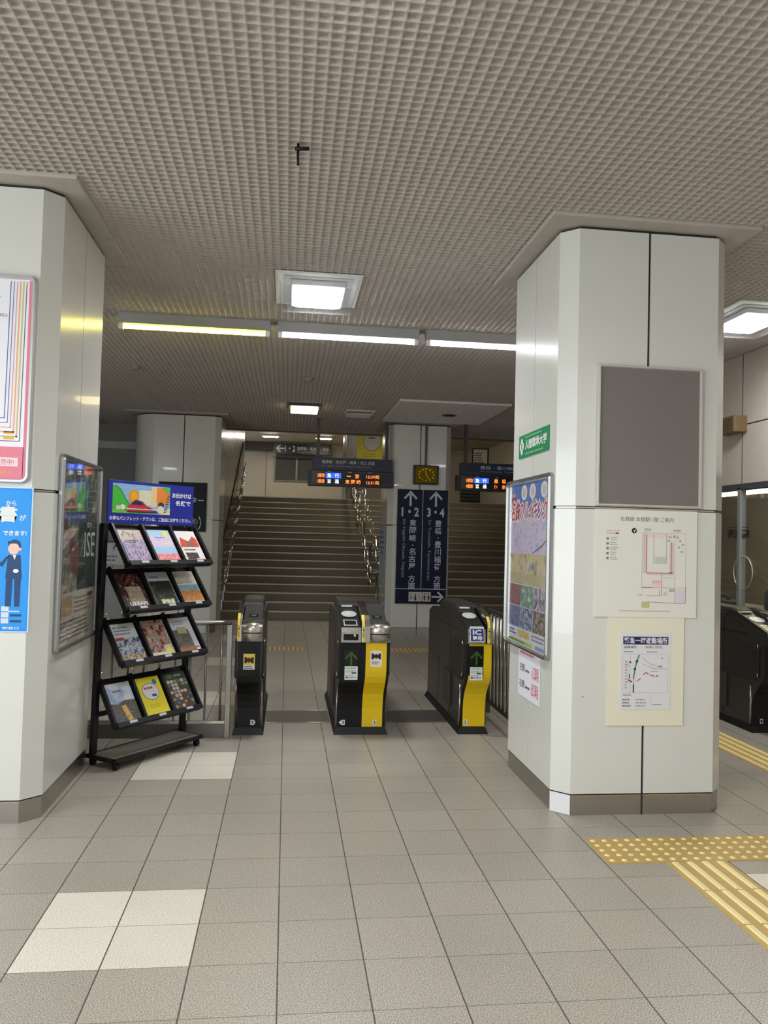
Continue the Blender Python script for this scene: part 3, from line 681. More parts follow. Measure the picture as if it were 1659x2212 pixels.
m = MB(); m.box((-.012, .0, .09), (.012, 1.52, .115), DARK_STEEL); m.build('bottom_rail', t)
for k in range(13):
    y = .13+k*.11
    m = MB(); m.tube([(0, y, .115), (0, y, .86)], .011, STEEL_V, 8); m.build('bar', t)
# link railing from gate side to that railing
# stair handrails (wavy)
def wavy(x, off, y0, y1, amp=.022, wl_=.62, side=0.0):
    pts = []; n = int((y1-y0)/.055)
    for i in range(n+1):
        y = y0+(y1-y0)*i/n; ph = 2*math.pi*(y-y0)/wl_
        pts.append((x+side*math.sin(ph)*.4*amp, y, max(0, (y-14.09)*slope)+off+amp*math.sin(ph)))
    return pts
t = thing('stair_handrail', 'double wavy steel handrail running up the middle of the stairs', 'handrail', (1.6, 13.95, 0))
def loc_(pts): return [(p[0]-1.6, p[1]-13.95, p[2]) for p in pts]
for x in (1.50, 1.72):
    m = MB(); m.tube(loc_(wavy(x, .88, 13.95, 19.3, side=1)), .019, CHROME, 8); m.build('upper_rail', t)
    m = MB(); m.tube(loc_(wavy(x, .66, 13.95, 19.3, side=1)), .016, CHROME, 8); m.build('lower_rail', t)
for k in range(5):
    y = 14.0+k*1.25; z = max(0, (int((y-14.09)/ST)+1)*SR) if y > 14.09 else 0
    m = MB(); m.tube([(.01, y-13.95, z), (.01, y-13.95, (max(0, y-14.09))*slope+.80)], .021, STEEL_V, 8)
    m.tube([(-.10, y-13.95, max(0, y-14.09)*slope+.66), (.12, y-13.95, max(0, y-14.09)*slope+.66)], .010, STEEL, 8)
    m.tube([(-.10, y-13.95, max(0, y-14.09)*slope+.86), (.12, y-13.95, max(0, y-14.09)*slope+.86)], .010, STEEL, 8); m.build('post', t)
t = thing('stair_handrail', 'wavy steel handrail along the left wall of the stairs', 'handrail', (-1.03, 13.7, 0))
def loc2(pts): return [(p[0]+1.03, p[1]-13.7, p[2]) for p in pts]
m = MB(); m.tube(loc2(wavy(-1.03, .86, 13.8, 19.3)), .019, CHROME, 8); m.build('upper_rail', t)
m = MB(); m.tube(loc2(wavy(-1.03, .64, 13.8, 19.3)), .016, CHROME, 8); m.build('lower_rail', t)
m = MB(); m.tube([(0, .1, .86), (0, .0, .86), (0, -.03, .83), (0, -.03, .67), (0, 0, .64), (0, .1, .64)], .018, CHROME, 8); m.build('end_loop', t)
for k in range(5):
    y = 14.0+k*1.25
    for o in (.64, .86):
        m = MB(); zz = max(0, y-14.09)*slope+o; m.tube([(-.075, y-13.7, zz-.05), (-.01, y-13.7, zz-.05), (0, y-13.7, zz)], .008, CHROME, 8); m.build('wall_bracket', t)

# ================================================================== HANGING DISPLAYS, CLOCK, BIG SIGN
ORANGE = emis((255, 120, 50), 1.5); LEDW = emis((235, 240, 255), 1.3); LEDB = emis((40, 90, 255), 1.3); AMBER = emis((190, 120, 40), .35)
def display(label, x, w_, header, sub, rows, hx):
    t = thing('departure_display', label, 'display', (x, 11.9, 2.24)); Hh = .43
    m = MB(); m.box((0, 0, 0), (w_, .16, .24), mat((24, 26, 34), .35)); m.box((.06, .005, .24), (w_-.02, .15, Hh), mat((30, 36, 66), .35)); m.build('housing', t, bevel=.004)
    m = MB(); m.box((.06, -.003, .03), (w_-.06, .0, .225), mat((12, 12, 16), .15)); m.build('screen', t)
    for px in ((.14, w_-.10) if hx else (.14, w_-.10)):
        m = MB(); m.box((px-.025, .05, Hh), (px+.025, .10, H-2.24), mat((74, 70, 66), .45)); m.build('hanger_pole', t)
    s = Sheet(); s.y = .005; s.text(header, .20+hx, .335, w_*.62, .055, GREYWHITE, bold=.01); s.text(sub, .20+hx, .285, w_*.58, .032, mat((150, 160, 180), .4)); s.build('header_lettering', t)
    s = Sheet(-.003)
    for i, (plat, kind, dest, tm) in enumerate(rows):
        z = .128-i*.088
        s.text(plat, .135, z, .11, .062, ORANGE, bold=.02)
        if kind == '急行': s.rect(.26, z-.010, .235, .082, LEDB, 1)
        s.text(kind[0], .285, z, .062, .062, LEDW, bold=.01); s.text(kind[1], .40, z, .062, .062, LEDW, bold=.01)
        d0 = .56 if len(dest) > 2 else .58; pit = .085 if len(dest) > 2 else .125
        for q, ch in enumerate(dest): s.text(ch, d0+q*pit, z+(.02 if ch == '一' else 0), .062, .014 if ch == '一' else .062, ORANGE, bold=.02)
        if tm: s.text(tm, .875, z, .20, .056, ORANGE, bold=.015)
    for q in (.29, .60, .90): s.rect(q, .212, .05, .008, GREYWHITE, 1)
    s.build('led_writing', t); return t
display('departure display hanging left of the navy sign, orange letters and times', .295, 1.285, '東岡崎・名古屋・岐阜・犬山 方面', 'for Higashi Okazaki, Nagoya, Gifu, Inuyama', [('2番線', '急行', '一宮', '12:39発'), ('1番線', '普通', '東岡崎', '12:51発')], 0)
display('departure display hanging right of the clock, partly behind the right pillar', 2.575, 1.285, '豊橋・豊川稲荷 方面', 'for Toyohashi, Toyokawa-inari', [('3番線', '急行', '豊橋', '12:35発'), ('4番線', '普通', '伊奈', '12:44発')], .16)
t = thing('wall_clock', 'square dark clock with amber digits on the pillar above the navy sign', 'clock', (1.905, 12.045, 2.318))
m = MB(); m.box((0, -.09, 0), (.39, 0, .295), mat((34, 30, 22), .4)); m.build('case', t, bevel=.006)
m = MB(); m.box((.03, -.094, .025), (.36, -.09, .27), emis((92, 78, 18), .28)); m.build('face', t)
s = Sheet(-.094); am = emis((190, 150, 60), .55); cx, cz = .195, .147
for k in range(12):
    a = R(90-30*k); px, pz = cx+.115*math.cos(a), cz+.088*math.sin(a)
    s.text(str(k or 12), px-(.016 if k in (0, 10, 11) else .009), pz-.012, .032 if k in (0, 10, 11) else .018, .024, am, 2, bold=.02)
s.build('numerals', t)
s = Sheet(-.094); s.line([(cx, cz), (cx-.014, cz+.055)], .007, am, 3); s.line([(cx, cz), (cx+.035, cz-.062)], .006, am, 3); s.disc(cx, cz, .007, am, 4, n=10); s.build('hands', t)
m = MB(); m.box((.18, -.03, .295), (.21, .0, .94), mat((90, 88, 84), .4)); m.build('mounting_bar', t)
t = thing('platform_sign', 'tall navy two-column platform sign on the pillar behind the gates', 'sign', (1.675, 12.04, .485))
m = MB(); m.box((0, -.035, 0), (.785, .0, 1.75), NAVY); m.build('sign_board', t, bevel=.003)
s = Sheet(-.035); W2 = mat((205, 212, 222), .45)
s.rect(.388, .235, .008, 1.515, W2, 1); s.rect(0, .222, .785, .009, W2, 1)
for q, (nums, jp, en) in enumerate((('1・2', '東岡崎・名古屋 方面', 'for Higashi Okazaki, Nagoya'), ('3・4', '豊橋・豊川稲荷 方面', 'for Toyohashi, Toyokawa-inari'))):
    ox = q*.396
    s.arrow(ox+.20, 1.61, .20, .032, 90, W2); s.text(nums, ox+.065, 1.335, .27, .14, W2, bold=.035)
    n = len(jp); s.column(jp, ox+.245, 1.29, .112 if q == 0 else .112, W2, pitch=1.04); s.text(en, ox+.075, .40 if q == 0 else .36, .06, .89 if q == 0 else .93, mat((160, 170, 190), .45), rot=-90)
for px in (.21, .27, .33): pass
s.rect(.205, .035, .205, .145, mat((206, 206, 206), .4), 1); s.rect(.418, .035, .13, .145, mat((214, 208, 204), .4), 1)
dk = mat((40, 40, 44), .5)
s.disc(.245, .085, .022, dk, 2); s.disc(.245, .085, .014, mat((206, 206, 206), .4), 3); s.line([(.240, .15), (.240, .10), (.262, .10)], .008, dk, 3)
s.disc(.31, .14, .012, dk, 2); s.poly([(.292, .05), (.328, .05), (.322, .125), (.298, .125)], dk, 2); s.disc(.372, .13, .01, mat((190, 120, 110), .5), 2); s.rect(.360, .06, .024, .055, mat((190, 150, 140), .5), 2)
for px, cc in ((.452, (60, 40, 36)), (.515, (60, 30, 40))): s.disc(px, .148, .012, mat(cc, .5), 2); s.poly([(px-.018, .12), (px+.018, .12), (px+.008, .05), (px-.008, .05)], mat(cc, .5), 2)
s.rect(.481, .045, .005, .125, dk, 2); s.arrow(.655, .108, .16, .026, 0, W2)
s.build('lettering', t)
# blue sign of the rounded pillar, mostly behind the rack header
t = thing('lift_sign', 'dark navy lift sign on the rounded pillar behind the rack header', 'sign', (-1.90, 12.04, 1.50))
m = MB(); m.box((0, -.035, 0), (.70, 0, .73), mat((10, 14, 32), .45, spec=.25)); m.build('sign_board', t, bevel=.003)
s = Sheet(-.035); s.text('エレベーター', .06, .42, .60, .09, W2, bold=.02); s.text('Elevator', .15, .30, .30, .06, W2); s.text('(車いす専用)', .08, .10, .50, .10, W2); s.line([(.60, .22), (.625, .16), (.625, .10), (.60, .04)], .014, W2); s.build('lettering', t)
# note on the left bevel of the far pillar
t = thing('paper_notice', 'long pale blue paper notice on the left edge of the far pillar', 'notice', (1.525, 12.95, .76), R(-90))
m = MB(); m.box((0, -.004, 0), (.75, 0, .92), mat((190, 206, 222), .5)); m.build('sheet', t)
s = Sheet(-.004); s.greek(.06, .45, .6, .4, 5, mat((120, 130, 170), .5), 2, 3); s.rect(.05, .05, .6, .3, mat((186, 214, 220), .5), 1); s.build('print', t)

# ================================================================== POSTERS ON THE NEAR PILLARS
FRAME = mat((176, 176, 172), 0.25, .9)
# left pillar, front: framed route map
t = thing('framed_route_map', 'white route map in a rounded aluminium frame on the left pillar', 'framed poster', (-2.105, 4.213, 1.712))
m = MB(); m.frame(.80, 1.065, .022, .028, .035, mat((206, 206, 204), .3, .6)); m.build('frame', t)
m = MB(); m.box((.012, -.008, .012), (.788, -.002, 1.053), mat((236, 236, 240), .3)); m.build('map_sheet', t)
s = Sheet(-.008)
PINK = mat((226, 130, 150), .5)
s.rect(.762, .02, .014, 1.02, PINK, 1); s.rect(.02, .02, .745, .165, PINK, 1)
for k, c in enumerate(((70, 90, 160), (120, 110, 180), (226, 150, 150), (236, 180, 120), (214, 190, 120), (80, 84, 110))):
    o = k*.0155; s.line([(.30, .33-o*1.5), (.665+o, .33-o*1.5), (.672+o, 1.03)], .0035 if k not in (3, 4) else .007, mat(c, .5), 2)
s.line([(.10, .6), (.4, .9), (.62, .95)], .006, mat((60, 130, 190), .5), 2); s.line([(.08, .5), (.3, .55), (.6, .52)], .006, mat((210, 80, 80), .5), 2)
s.text('(急行停車に対応)', .42, .845, .24, .020, mat((90, 80, 90), .5)); s.greek(.40, .215, .22, .05, 2, mat((110, 110, 130), .5), 2, 4); s.rect(.665, .25, .05, .012, mat((240, 180, 70), .5), 2); s.rect(.665, .222, .05, .012, mat((240, 180, 70), .5), 2)
s.rect(.30, .085, .44, .045, mat((240, 214, 220), .5), 2); s.text('定期券 お得に発売中!', .45, .092, .27, .03, mat((214, 90, 120), .5), 3); s.text('お得です!', .60, .14, .12, .02, mat((250, 160, 80), .5), 3); s.text('ぜひご利用を', .52, .045, .2, .02, mat((250, 170, 80), .5), 3)
s.build('map_print', t)
# blue poster
t = thing('blue_poster', 'bright blue paper poster with a drawn station attendant on the left pillar', 'poster', (-1.80, 4.213, .958))
m = MB(); m.box((0, -.003, 0), (.515, 0, .735), mat((200, 225, 245), .45)); m.build('sheet', t)
s = Sheet(-.003); s.rect(.006, .006, .503, .723, mat((16, 140, 232), .4), 1); s.rect(.10, .02, .405, .70, mat((24, 150, 236), .4), 1.5)
s.text('から', .385, .64, .05, .026, WHITE, bold=.02); s.text('証明書', .17, .555, .27, .085, WHITE, bold=.03); s.text('が', .452, .565, .032, .03, WHITE, bold=.02)
s.text('窓口で', .20, .50, .14, .035, WHITE, bold=.02); s.text('できます!', .375, .488, .115, .026, WHITE, bold=.03)
sk_, su = mat((240, 200, 180), .5), mat((22, 66, 112), .5)
cx = .435
s.disc(cx, .435, .031, su, 3, .034); s.disc(cx-.004, .422, .027, sk_, 4, .030); s.rect(cx-.034, .448, .06, .012, su, 5); s.disc(cx+.027, .42, .008, sk_, 5, n=10)
s.poly([(cx-.03, .39), (cx+.03, .39), (cx+.040, .27), (cx-.040, .27)], su, 3); s.poly([(cx-.04, .38), (cx-.025, .385), (cx-.055, .33), (cx-.10, .345), (cx-.10, .36), (cx-.062, .352)], su, 3); s.disc(cx-.105, .352, .012, mat((250, 250, 250), .5), 4, n=10)
s.poly([(cx-.036, .27), (cx-.004, .27), (cx-.008, .13), (cx-.036, .13)], su, 3); s.poly([(cx+.004, .27), (cx+.036, .27), (cx+.034, .13), (cx+.008, .13)], su, 3); s.disc(cx+.01, .31, .014, mat((250, 250, 250), .5), 4, .010, 10); s.poly([(cx-.008, .39), (cx+.01, .39), (cx+.002, .365)], WHITE, 4)
s.greek(cx-.02, .10, .06, .012, 1, WHITE, 3, 5)
for k in range(3): s.rect(.382, .045+.03*k, .036, .026, mat((214, 220, 230), .5), 2)
for k in range(2): s.rect(.425, .05+.03*k, .055, .012, su, 2)
s.text('駅窓口', .39, .014, .08, .014, WHITE, bold=.02)
s.build('print', t)
# left pillar, right face: framed travel poster (faces +x)
t = thing('framed_travel_poster', 'green travel poster in a steel frame on the side of the left pillar', 'framed poster', (-1.208, 4.375, .822), R(90))
m = MB(); m.frame(.875, 1.068, .022, .030, .030, FRAME); m.build('frame', t)
m = MB(); m.box((.012, -.008, .012), (.863, -.002, 1.056), mat((206, 202, 190), .2)); m.build('poster_sheet', t)
s = Sheet(-.008)
s.rect(.03, .02, .815, .29, mat((214, 206, 190), .25), 1); s.rect(.03, .31, .815, .73, photo([(30, 52, 40), (60, 84, 62), (120, 136, 120), (196, 204, 190)], 5, 2, .12), 1)
s.rect(.03, .31, .40, .35, photo([(90, 96, 82), (150, 150, 132), (205, 205, 190)], 9, 5, .12), 1.5)
s.rect(.40, .31, .44, .46, photo([(24, 44, 32), (36, 60, 42), (60, 84, 58)], 8, 4, .12), 1.6)
s.poly([(.10, .74), (.16, .70), (.30, .62), (.40, .56), (.44, .46), (.40, .40), (.28, .42), (.22, .56)], mat((130, 66, 52), .3), 2); s.poly([(.03, .86), (.10, .88), (.16, .70), (.12, .66), (.03, .74)], mat((96, 74, 52), .3), 2)
s.text('my', .60, .66, .12, .05, mat((220, 224, 214), .4)); s.text('ISE', .55, .50, .25, .15, mat((226, 228, 220), .4)); s.line([(.47, .52), (.53, .60)], .006, mat((220, 224, 214), .4), 2)
s.rect(.06, .18, .26, .11, photo([(196, 170, 130), (170, 140, 100), (214, 196, 160)], 12, 3), 2); s.greek(.36, .18, .42, .10, 4, mat((130, 116, 104), .5), 2, 7); s.rect(.66, .26, .12, .025, mat((130, 40, 36), .5), 3); s.greek(.06, .04, .70, .12, 5, mat((120, 100, 90), .5), 2, 12)
s.line([(.02, .13), (.84, .16)], .004, mat((160, 140, 120), .5), 3)
s.build('print', t)
m = MB(); m.box((.014, -.0125, .014), (.861, -.0115, 1.054), glassy((230, 235, 235), .03, .02)); m.build('cover_pane', t)
# right pillar, left face: framed hiking poster (faces -x)
t = thing('framed_hiking_poster', 'hiking poster with cherry blossom pictures in a steel frame on the right pillar', 'framed poster', (1.485, 5.175, .815), R(-90))
m = MB(); m.frame(.875, 1.065, .022, .032, .035, FRAME); m.build('frame', t)
m = MB(); m.box((.012, -.008, .012), (.863, -.002, 1.053), mat((236, 236, 240), .25)); m.build('poster_sheet', t)
s = Sheet(-.008)
s.rect(.05, .80, .775, .235, mat((88, 126, 200), .3), 1); s.rect(.05, .56, .775, .26, photo([(150, 172, 232), (206, 206, 236), (240, 212, 226), (184, 158, 170)], 9, 3), 1.2)
s.rect(.05, .46, .775, .13, photo([(196, 204, 96), (216, 206, 160), (226, 196, 176), (140, 150, 80)], 7, 6), 1.4); s.rect(.05, .40, .775, .07, photo([(186, 170, 110), (206, 196, 160), (170, 150, 110)], 10, 8), 1.6)
s.line([(.55, .60), (.70, .64), (.82, .69)], .008, mat((110, 90, 90), .5), 3); s.rect(.44, .49, .16, .05, photo([(120, 120, 120), (226, 226, 220)], 14, 2), 2)
RED = mat((214, 50, 52), .4)
for dx, dz in ((-.010, 0), (.010, 0), (0, .010), (0, -.010), (-.007, .007), (.007, -.007), (.007, .007), (-.007, -.007)): s.text('名鉄のハイキング', .07+dx, .795+dz, .73, .135, mat((255, 250, 252), .4), 3+dx*9+dz*5, bold=.03, shear=.02)
s.text('名鉄のハイキング', .07, .795, .73, .135, RED, 4, bold=.02, shear=.02)
for px in (.35, .52, .74): s.disc(px, .975, .062, mat((240, 240, 250), .4), 3, .048); s.disc(px, .975, .035, mat((226, 206, 180), .4), 4, .028)
s.rect(.06, .955, .11, .022, mat((226, 150, 150), .4), 3); s.rect(.06, .93, .11, .022, mat((150, 60, 90), .4), 3)
for k, cs in enumerate(([(120, 50, 60), (180, 120, 120), (60, 80, 60)], [(90, 130, 196), (120, 160, 110), (226, 220, 210)], [(60, 50, 66), (170, 160, 180), (226, 220, 226)])): s.rect(.05+k*.26, .262, .255, .132, photo(cs, 16, k+3), 1.5)
for k, cs in enumerate(([(60, 66, 110), (140, 150, 196), (40, 50, 56)], [(40, 40, 60), (150, 160, 190), (196, 200, 220)], [(60, 60, 50), (150, 130, 110), (200, 196, 190)])): s.rect(.05+k*.26, .125, .255, .132, photo(cs, 18, k+7), 1.5)
s.greek(.07, .07, .16, .04, 2, mat((60, 90, 170), .5), 2, 3); s.text('参加費無料', .26, .065, .24, .05, mat((240, 200, 40), .4), 2, bold=.02); s.greek(.55, .07, .25, .045, 2, mat((140, 140, 170), .5), 2, 6); s.rect(.06, .028, .50, .022, mat((196, 214, 110), .4), 2); s.greek(.07, .03, .45, .018, 1, mat((90, 110, 60), .5), 3, 8); s.rect(.62, .03, .18, .022, mat((150, 170, 210), .4), 2)
s.build('print', t)
m = MB(); m.box((.014, -.0125, .014), (.861, -.0115, 1.051), glassy((230, 235, 235), .03, .02)); m.build('cover_pane', t)
# green university plate
t = thing('green_plate', 'green nameplate with white Japanese lettering high on the right pillar', 'sign', (1.485, 4.975, 2.015), R(-90))
m = MB(); m.box((0, -.005, 0), (.585, 0, .145), mat((22, 138, 84), .35)); m.build('plate', t)
s = Sheet(-.005); s.text('人間環境大学', .135, .045, .42, .062, WHITE, bold=.03)
for dx, dz in ((-.022, 0), (.022, 0), (0, .028), (0, -.028)): s.disc(.065+dx, .072+dz, .021, WHITE, 2, .026, 12)
s.disc(.065, .072, .008, mat((22, 138, 84), .35), 3, n=10); s.greek(.135, .118, .42, .016, 1, mat((150, 206, 170), .5), 2, 3); s.greek(.135, .012, .40, .018, 1, mat((150, 206, 170), .5), 2, 5)
s.build('lettering', t)
# white note under the hiking poster
t = thing('paper_notice', 'white paper notice with red and black print below the hiking poster', 'notice', (1.485, 4.900, .522), R(-90))
m = MB(); m.box((0, -.002, 0), (.43, 0, .30), mat((230, 230, 236), .5)); m.build('sheet', t)
s = Sheet(-.002); rp = mat((226, 110, 130), .5)
s.greek(.03, .255, .36, .035, 1, rp, 2, 3); s.text('左側', .03, .155, .10, .05, mat((60, 60, 66), .5)); s.greek(.15, .155, .10, .03, 1, mat((90, 90, 100), .5), 2, 4); s.text('入口専用', .27, .135, .13, .085, rp, bold=.01)
s.text('右側', .03, .055, .10, .05, mat((60, 60, 66), .5)); s.greek(.15, .055, .10, .03, 1, mat((90, 90, 100), .5), 2, 5); s.text('出口専用', .27, .035, .13, .085, rp, bold=.01); s.build('print', t)
# grey board on the front
t = thing('grey_board', 'empty grey notice board in a thin steel frame on the right pillar', 'notice board', (1.684, 4.188, 1.690))
m = MB(); m.frame(.612, .787, .016, .026, .004, mat((206, 202, 194), .35, .3)); m.build('frame', t)
m = MB(); m.box((.014, -.014, .014), (.598, -.002, .773), mat((122, 116, 110), .55, 0, 0, 0, .05, 4)); m.build('felt', t)
# floor plan
t = thing('floor_plan', 'white station floor plan sheet below the grey board', 'notice', (1.687, 4.188, 1.082))
m = MB(); m.box((0, -.010, 0), (.590, 0, .592), mat((232, 230, 218), .35)); m.build('sheet', t)
s = Sheet(-.010); GR = mat((120, 116, 112), .5); LG = mat((170, 164, 156), .5); RD = mat((196, 110, 104), .5); LR = mat((226, 196, 186), .5)
s.text('名鉄線 本宿駅 1階 ご案内', .14, .528, .31, .026, GR)
s.disc(.222, .477, .015, mat((20, 20, 20), .5)); s.poly([(.222, .465), (.232, .488), (.218, .478)], WHITE, 3)
s.line([(.06, .474), (.14, .474)], .002, RD); s.rect(.06, .455, .05, .010, LR, 1); s.rect(.113, .455, .02, .010, GR, 2)
for k in range(5): s.rect(.062, .424-.027*k, .014, .012, GR, 2); s.greek(.085, .420-.027*k, .045, .022, 2, LG, 2, k)
s.box_outline(.27, .165, .255, .302, .002, LG); s.poly([(.275, .170), (.40, .170), (.40, .26), (.275, .26)], mat((234, 226, 214), .5), .5)
s.rect(.275, .245, .025, .215, LR, 1); s.rect(.43, .245, .024, .17, LR, 1); s.rect(.30, .235, .15, .015, LR, 1); s.rect(.285, .44, .20, .02, mat((234, 216, 206), .5), .9)
s.line([(.295, .455), (.295, .245), (.44, .245), (.44, .42)], .0022, RD); s.line([(.385, .245), (.385, .12), (.30, .12)], .0022, RD, 3); s.line([(.372, .15), (.372, .12)], .0025, mat((210, 60, 60), .5), 3)
s.line([(.337, .46), (.337, .295)], .003, LG); s.line([(.41, .46), (.412, .30)], .003, LG); s.rect(.345, .295, .065, .04, mat((206, 204, 196), .5), 1); s.rect(.337, .17, .05, .035, mat((244, 206, 204), .5), 2)
for k in range(5): s.rect(.333+.010*k, .188, .003, .016, LG, 3)
for k in range(9): s.rect(.40+.008*k, .22, .005, .002, LG, 2)
s.line([(.27, .165), (.33, .165)], .003, GR); s.line([(.46, .08), (.525, .08), (.525, .168)], .0025, GR, 3); s.line([(.30, .085), (.46, .08)], .002, GR, 3); s.line([(.46, .46), (.46, .08)], .0015, LG, 2); s.line([(.46, .15), (.525, .15)], .0015, LG, 2); s.rect(.462, .085, .06, .06, mat((222, 216, 222), .5), 1)
for p in ((.47, .44), (.485, .42), (.50, .40), (.478, .385), (.495, .36), (.425, .44), (.45, .445), (.417, .42)): s.rect(p[0], p[1], .012, .010, LG, 2)
s.greek(.28, .478, .05, .014, 2, GR, 2, 3); s.greek(.448, .474, .06, .016, 2, GR, 2, 4); s.rect(.27, .052, .046, .034, mat((206, 196, 130), .5), 2); s.greek(.43, .142, .04, .018, 2, GR, 3, 9); s.greek(.14, .030, .30, .010, 1, LG, 2, 2); s.greek(.245, .118, .03, .010, 1, LG, 2, 2); s.rect(.395, .12, .02, .02, mat((214, 206, 180), .5), 3)
s.build('plan_print', t)
# evacuation notice
t = thing('evacuation_notice', 'cream board with an evacuation map and navy heading, lowest on the right pillar', 'notice', (1.768, 4.188, .487))
m = MB(); m.box((0, -.006, 0), (.442, 0, .597), mat((234, 229, 205), .45)); m.build('backing_board', t)
m = MB(); m.box((.070, -.008, .088), (.364, -.0061, .505), mat((226, 224, 226), .4)); m.build('sheet', t)
s = Sheet(-.008); nv = mat((32, 32, 78), .5)
s.rect(.088, .445, .262, .043, nv, 1); s.text('緊急一時避難場所', .094, .449, .25, .035, mat((226, 226, 236), .4), 2, bold=.02)
s.text('避難場所', .092, .423, .075, .015, GR); s.text('本宿小学校', .215, .423, .10, .016, GR); s.greek(.092, .400, .055, .010, 1, GR, 2, 2); s.greek(.225, .400, .08, .010, 1, GR, 2, 3)
s.box_outline(.088, .18, .262, .212, .001, LG)
gn = mat((50, 130, 100), .5); s.line([(.180, .385), (.168, .352), (.157, .31), (.150, .26)], .006, gn, 3); s.line([(.180, .385), (.168, .352), (.157, .31), (.150, .26)], .013, mat((196, 222, 208), .5), 2); s.line([(.150, .26), (.150, .225)], .004, LG, 3); s.line([(.150, .222), (.150, .185)], .007, mat((40, 70, 60), .5), 3)
rr_ = mat((150, 60, 60), .5); s.line([(.170, .245), (.19, .258)], .004, rr_, 3); s.line([(.208, .28), (.222, .292), (.236, .282)], .004, rr_, 3); s.line([(.248, .276), (.27, .272)], .004, rr_, 3); s.line([(.282, .268), (.290, .276)], .005, rr_, 3)
s.disc(.13, .348, .006, mat((90, 60, 60), .5), 3, n=10); s.line([(.13, .385), (.13, .185)], .0012, LG, 2); s.line([(.10, .33), (.125, .325)], .0015, GR, 2); s.line([(.126, .28), (.126, .26)], .005, rr_, 3); s.line([(.122, .25), (.138, .24)], .007, rr_, 3); s.greek(.10, .20, .02, .16, 10, LG, 2, 5)
s.line([(.20, .375), (.24, .34), (.31, .32)], .002, LG, 2); s.line([(.20, .34), (.26, .315), (.35, .31)], .002, LG, 2); s.disc(.305, .325, .012, LG, 2, .005, 10); s.disc(.315, .37, .004, GR, 2, n=8); s.greek(.25, .294, .05, .008, 1, LG, 2, 3)
s.greek(.09, .162, .06, .012, 1, GR, 2, 7); s.greek(.088, .10, .055, .052, 3, GR, 2, 8); s.greek(.165, .10, .062, .052, 3, LG, 2, 9); s.greek(.262, .112, .075, .008, 1, GR, 2, 1); s.line([(.25, .17), (.25, .12)], .001, LG, 2)
s.build('print', t)
m = MB(); m.add([(.0, -.001, 0), (.012, -.001, .0), (.012, -.001, .004), (0, -.001, .004)], [(0, 1, 2, 3)], mat((90, 84, 78), .6)); m.build('scuff_mark', PR, loc=(1.628-1.9825, 4.19-4.695, .64), fix=False)

# ================================================================== BROCHURE RACK
U = (0.6023, 0.7983); ANG = math.atan2(U[1], U[0])
RX, RY = -1.012, 5.074       # front left corner on the floor
RACK = thing('brochure_rack', 'black four-tier brochure rack on castors beside the left pillar', 'rack', (RX, RY, 0), ANG)
def RW(s_, d, z):            # rack local (x along width, y = behind front) -> world; local y = -d
    n = (U[1], -U[0]); return (RX+U[0]*s_+n[0]*d, RY+U[1]*s_+n[1]*d, z)
RB = mat((15, 15, 18), .4, spec=0.35); RP = mat((118, 109, 98), .45)
# local frame: x = width, y = back (+), z up
m = MB(); m.box((0, 0.0, .062), (.77, .245, .072), RP); m.box((-.006, -.006, .050), (.776, .012, .074), RB); m.box((-.006, .235, .050), (.776, .25, .074), RB); m.box((-.006, -.006, .050), (.012, .25, .074), RB); m.box((.758, -.006, .050), (.776, .25, .074), RB); m.build('base_shelf', RACK)
for sx in (.03, .74):
    for sy in (.02, .225):
        m = MB(); m.tube([(sx-.012, sy, .022), (sx+.012, sy, .022)], .021, MATBLACK, 14); m.box((sx-.017, sy-.012, .022), (sx-.013, sy+.012, .052), RB); m.box((sx+.013, sy-.012, .022), (sx+.017, sy+.012, .052), RB); m.box((sx-.017, sy-.012, .048), (sx+.017, sy+.012, .053), RB); m.build('castor', RACK)
for sx in (.02, .80):
    m = MB(); m.prism([(.200, .05), (.235, .05), (.205, 1.53), (.170, 1.53)], sx-.018, sx+.018, RB, 'x'); m.build('post', RACK, bevel=.003)
m = MB(); m.box((.035, .212, .30), (.775, .228, .33), RB); m.build('cross_bar', RACK)
TIERS = [(1.525, .200, 1.265, .02), (1.240, .205, .975, .02), (.915, .210, .640, .02), (.535, .215, .255, .04)]
TSH = [0, .0, -.02, -.035]
COLS = [.085, .335, .585]    # pocket centres are +.10
pk = []
for ti, (zt, dt, zb, db) in enumerate(TIERS):
    tilt = math.atan2(dt-db, zt-zb); L = math.hypot(dt-db, zt-zb)
    # tray back plate, side lips, bottom ledge: built in a tilted local frame (x, y=depth, z up along slope)
    p = MB(); x0, x1 = .070+TSH[ti], .820+TSH[ti]
    p.box((x0, .006, 0), (x1, .012, L), RB); p.box((x0, -.030, -.012), (x1, .012, .0), RB)
    p.box((x0, -.034, -.012), (x1, -.028, .020), RB)
    for k in range(4): xx = x0+(x1-x0)*k/3; p.box((xx-.009, -.026, 0), (xx+.009, .012, L), RB)
    p.build('tray', RACK, loc=(0, db, zb), rot=(-tilt, 0, 0))
    for k in range(3):
        xm = x0+(x1-x0)*(k+.5)/3
        e = MB(); e.box((xm-.03, -.036, .0), (xm+.03, -.034, .016), mat((196, 200, 206), .4)); e.build('card_holder', RACK, loc=(0, db, zb), rot=(-tilt, 0, 0))
    # wire hangers above the tray
    wv = MB()
    for k in range(6): xx = x0+.06+k*.125; wv.tube([(xx, .01, L-.002), (xx, .01, L+.05 if ti else L+.04)], .002, CHROME, 6)
    wv.build('hanger_wires', RACK, loc=(0, db, zb), rot=(-tilt, 0, 0))
    for sx in (x0, x1):
        m = MB(); m.prism([(dt-.01, zt-.04), (.215, zt-.04), (.215, zt-.02), (dt-.01, zt)], sx-.006, sx+.006, RB, 'x'); m.build('bracket', RACK)
    pk.append((zt, dt, zb, db, tilt, L))
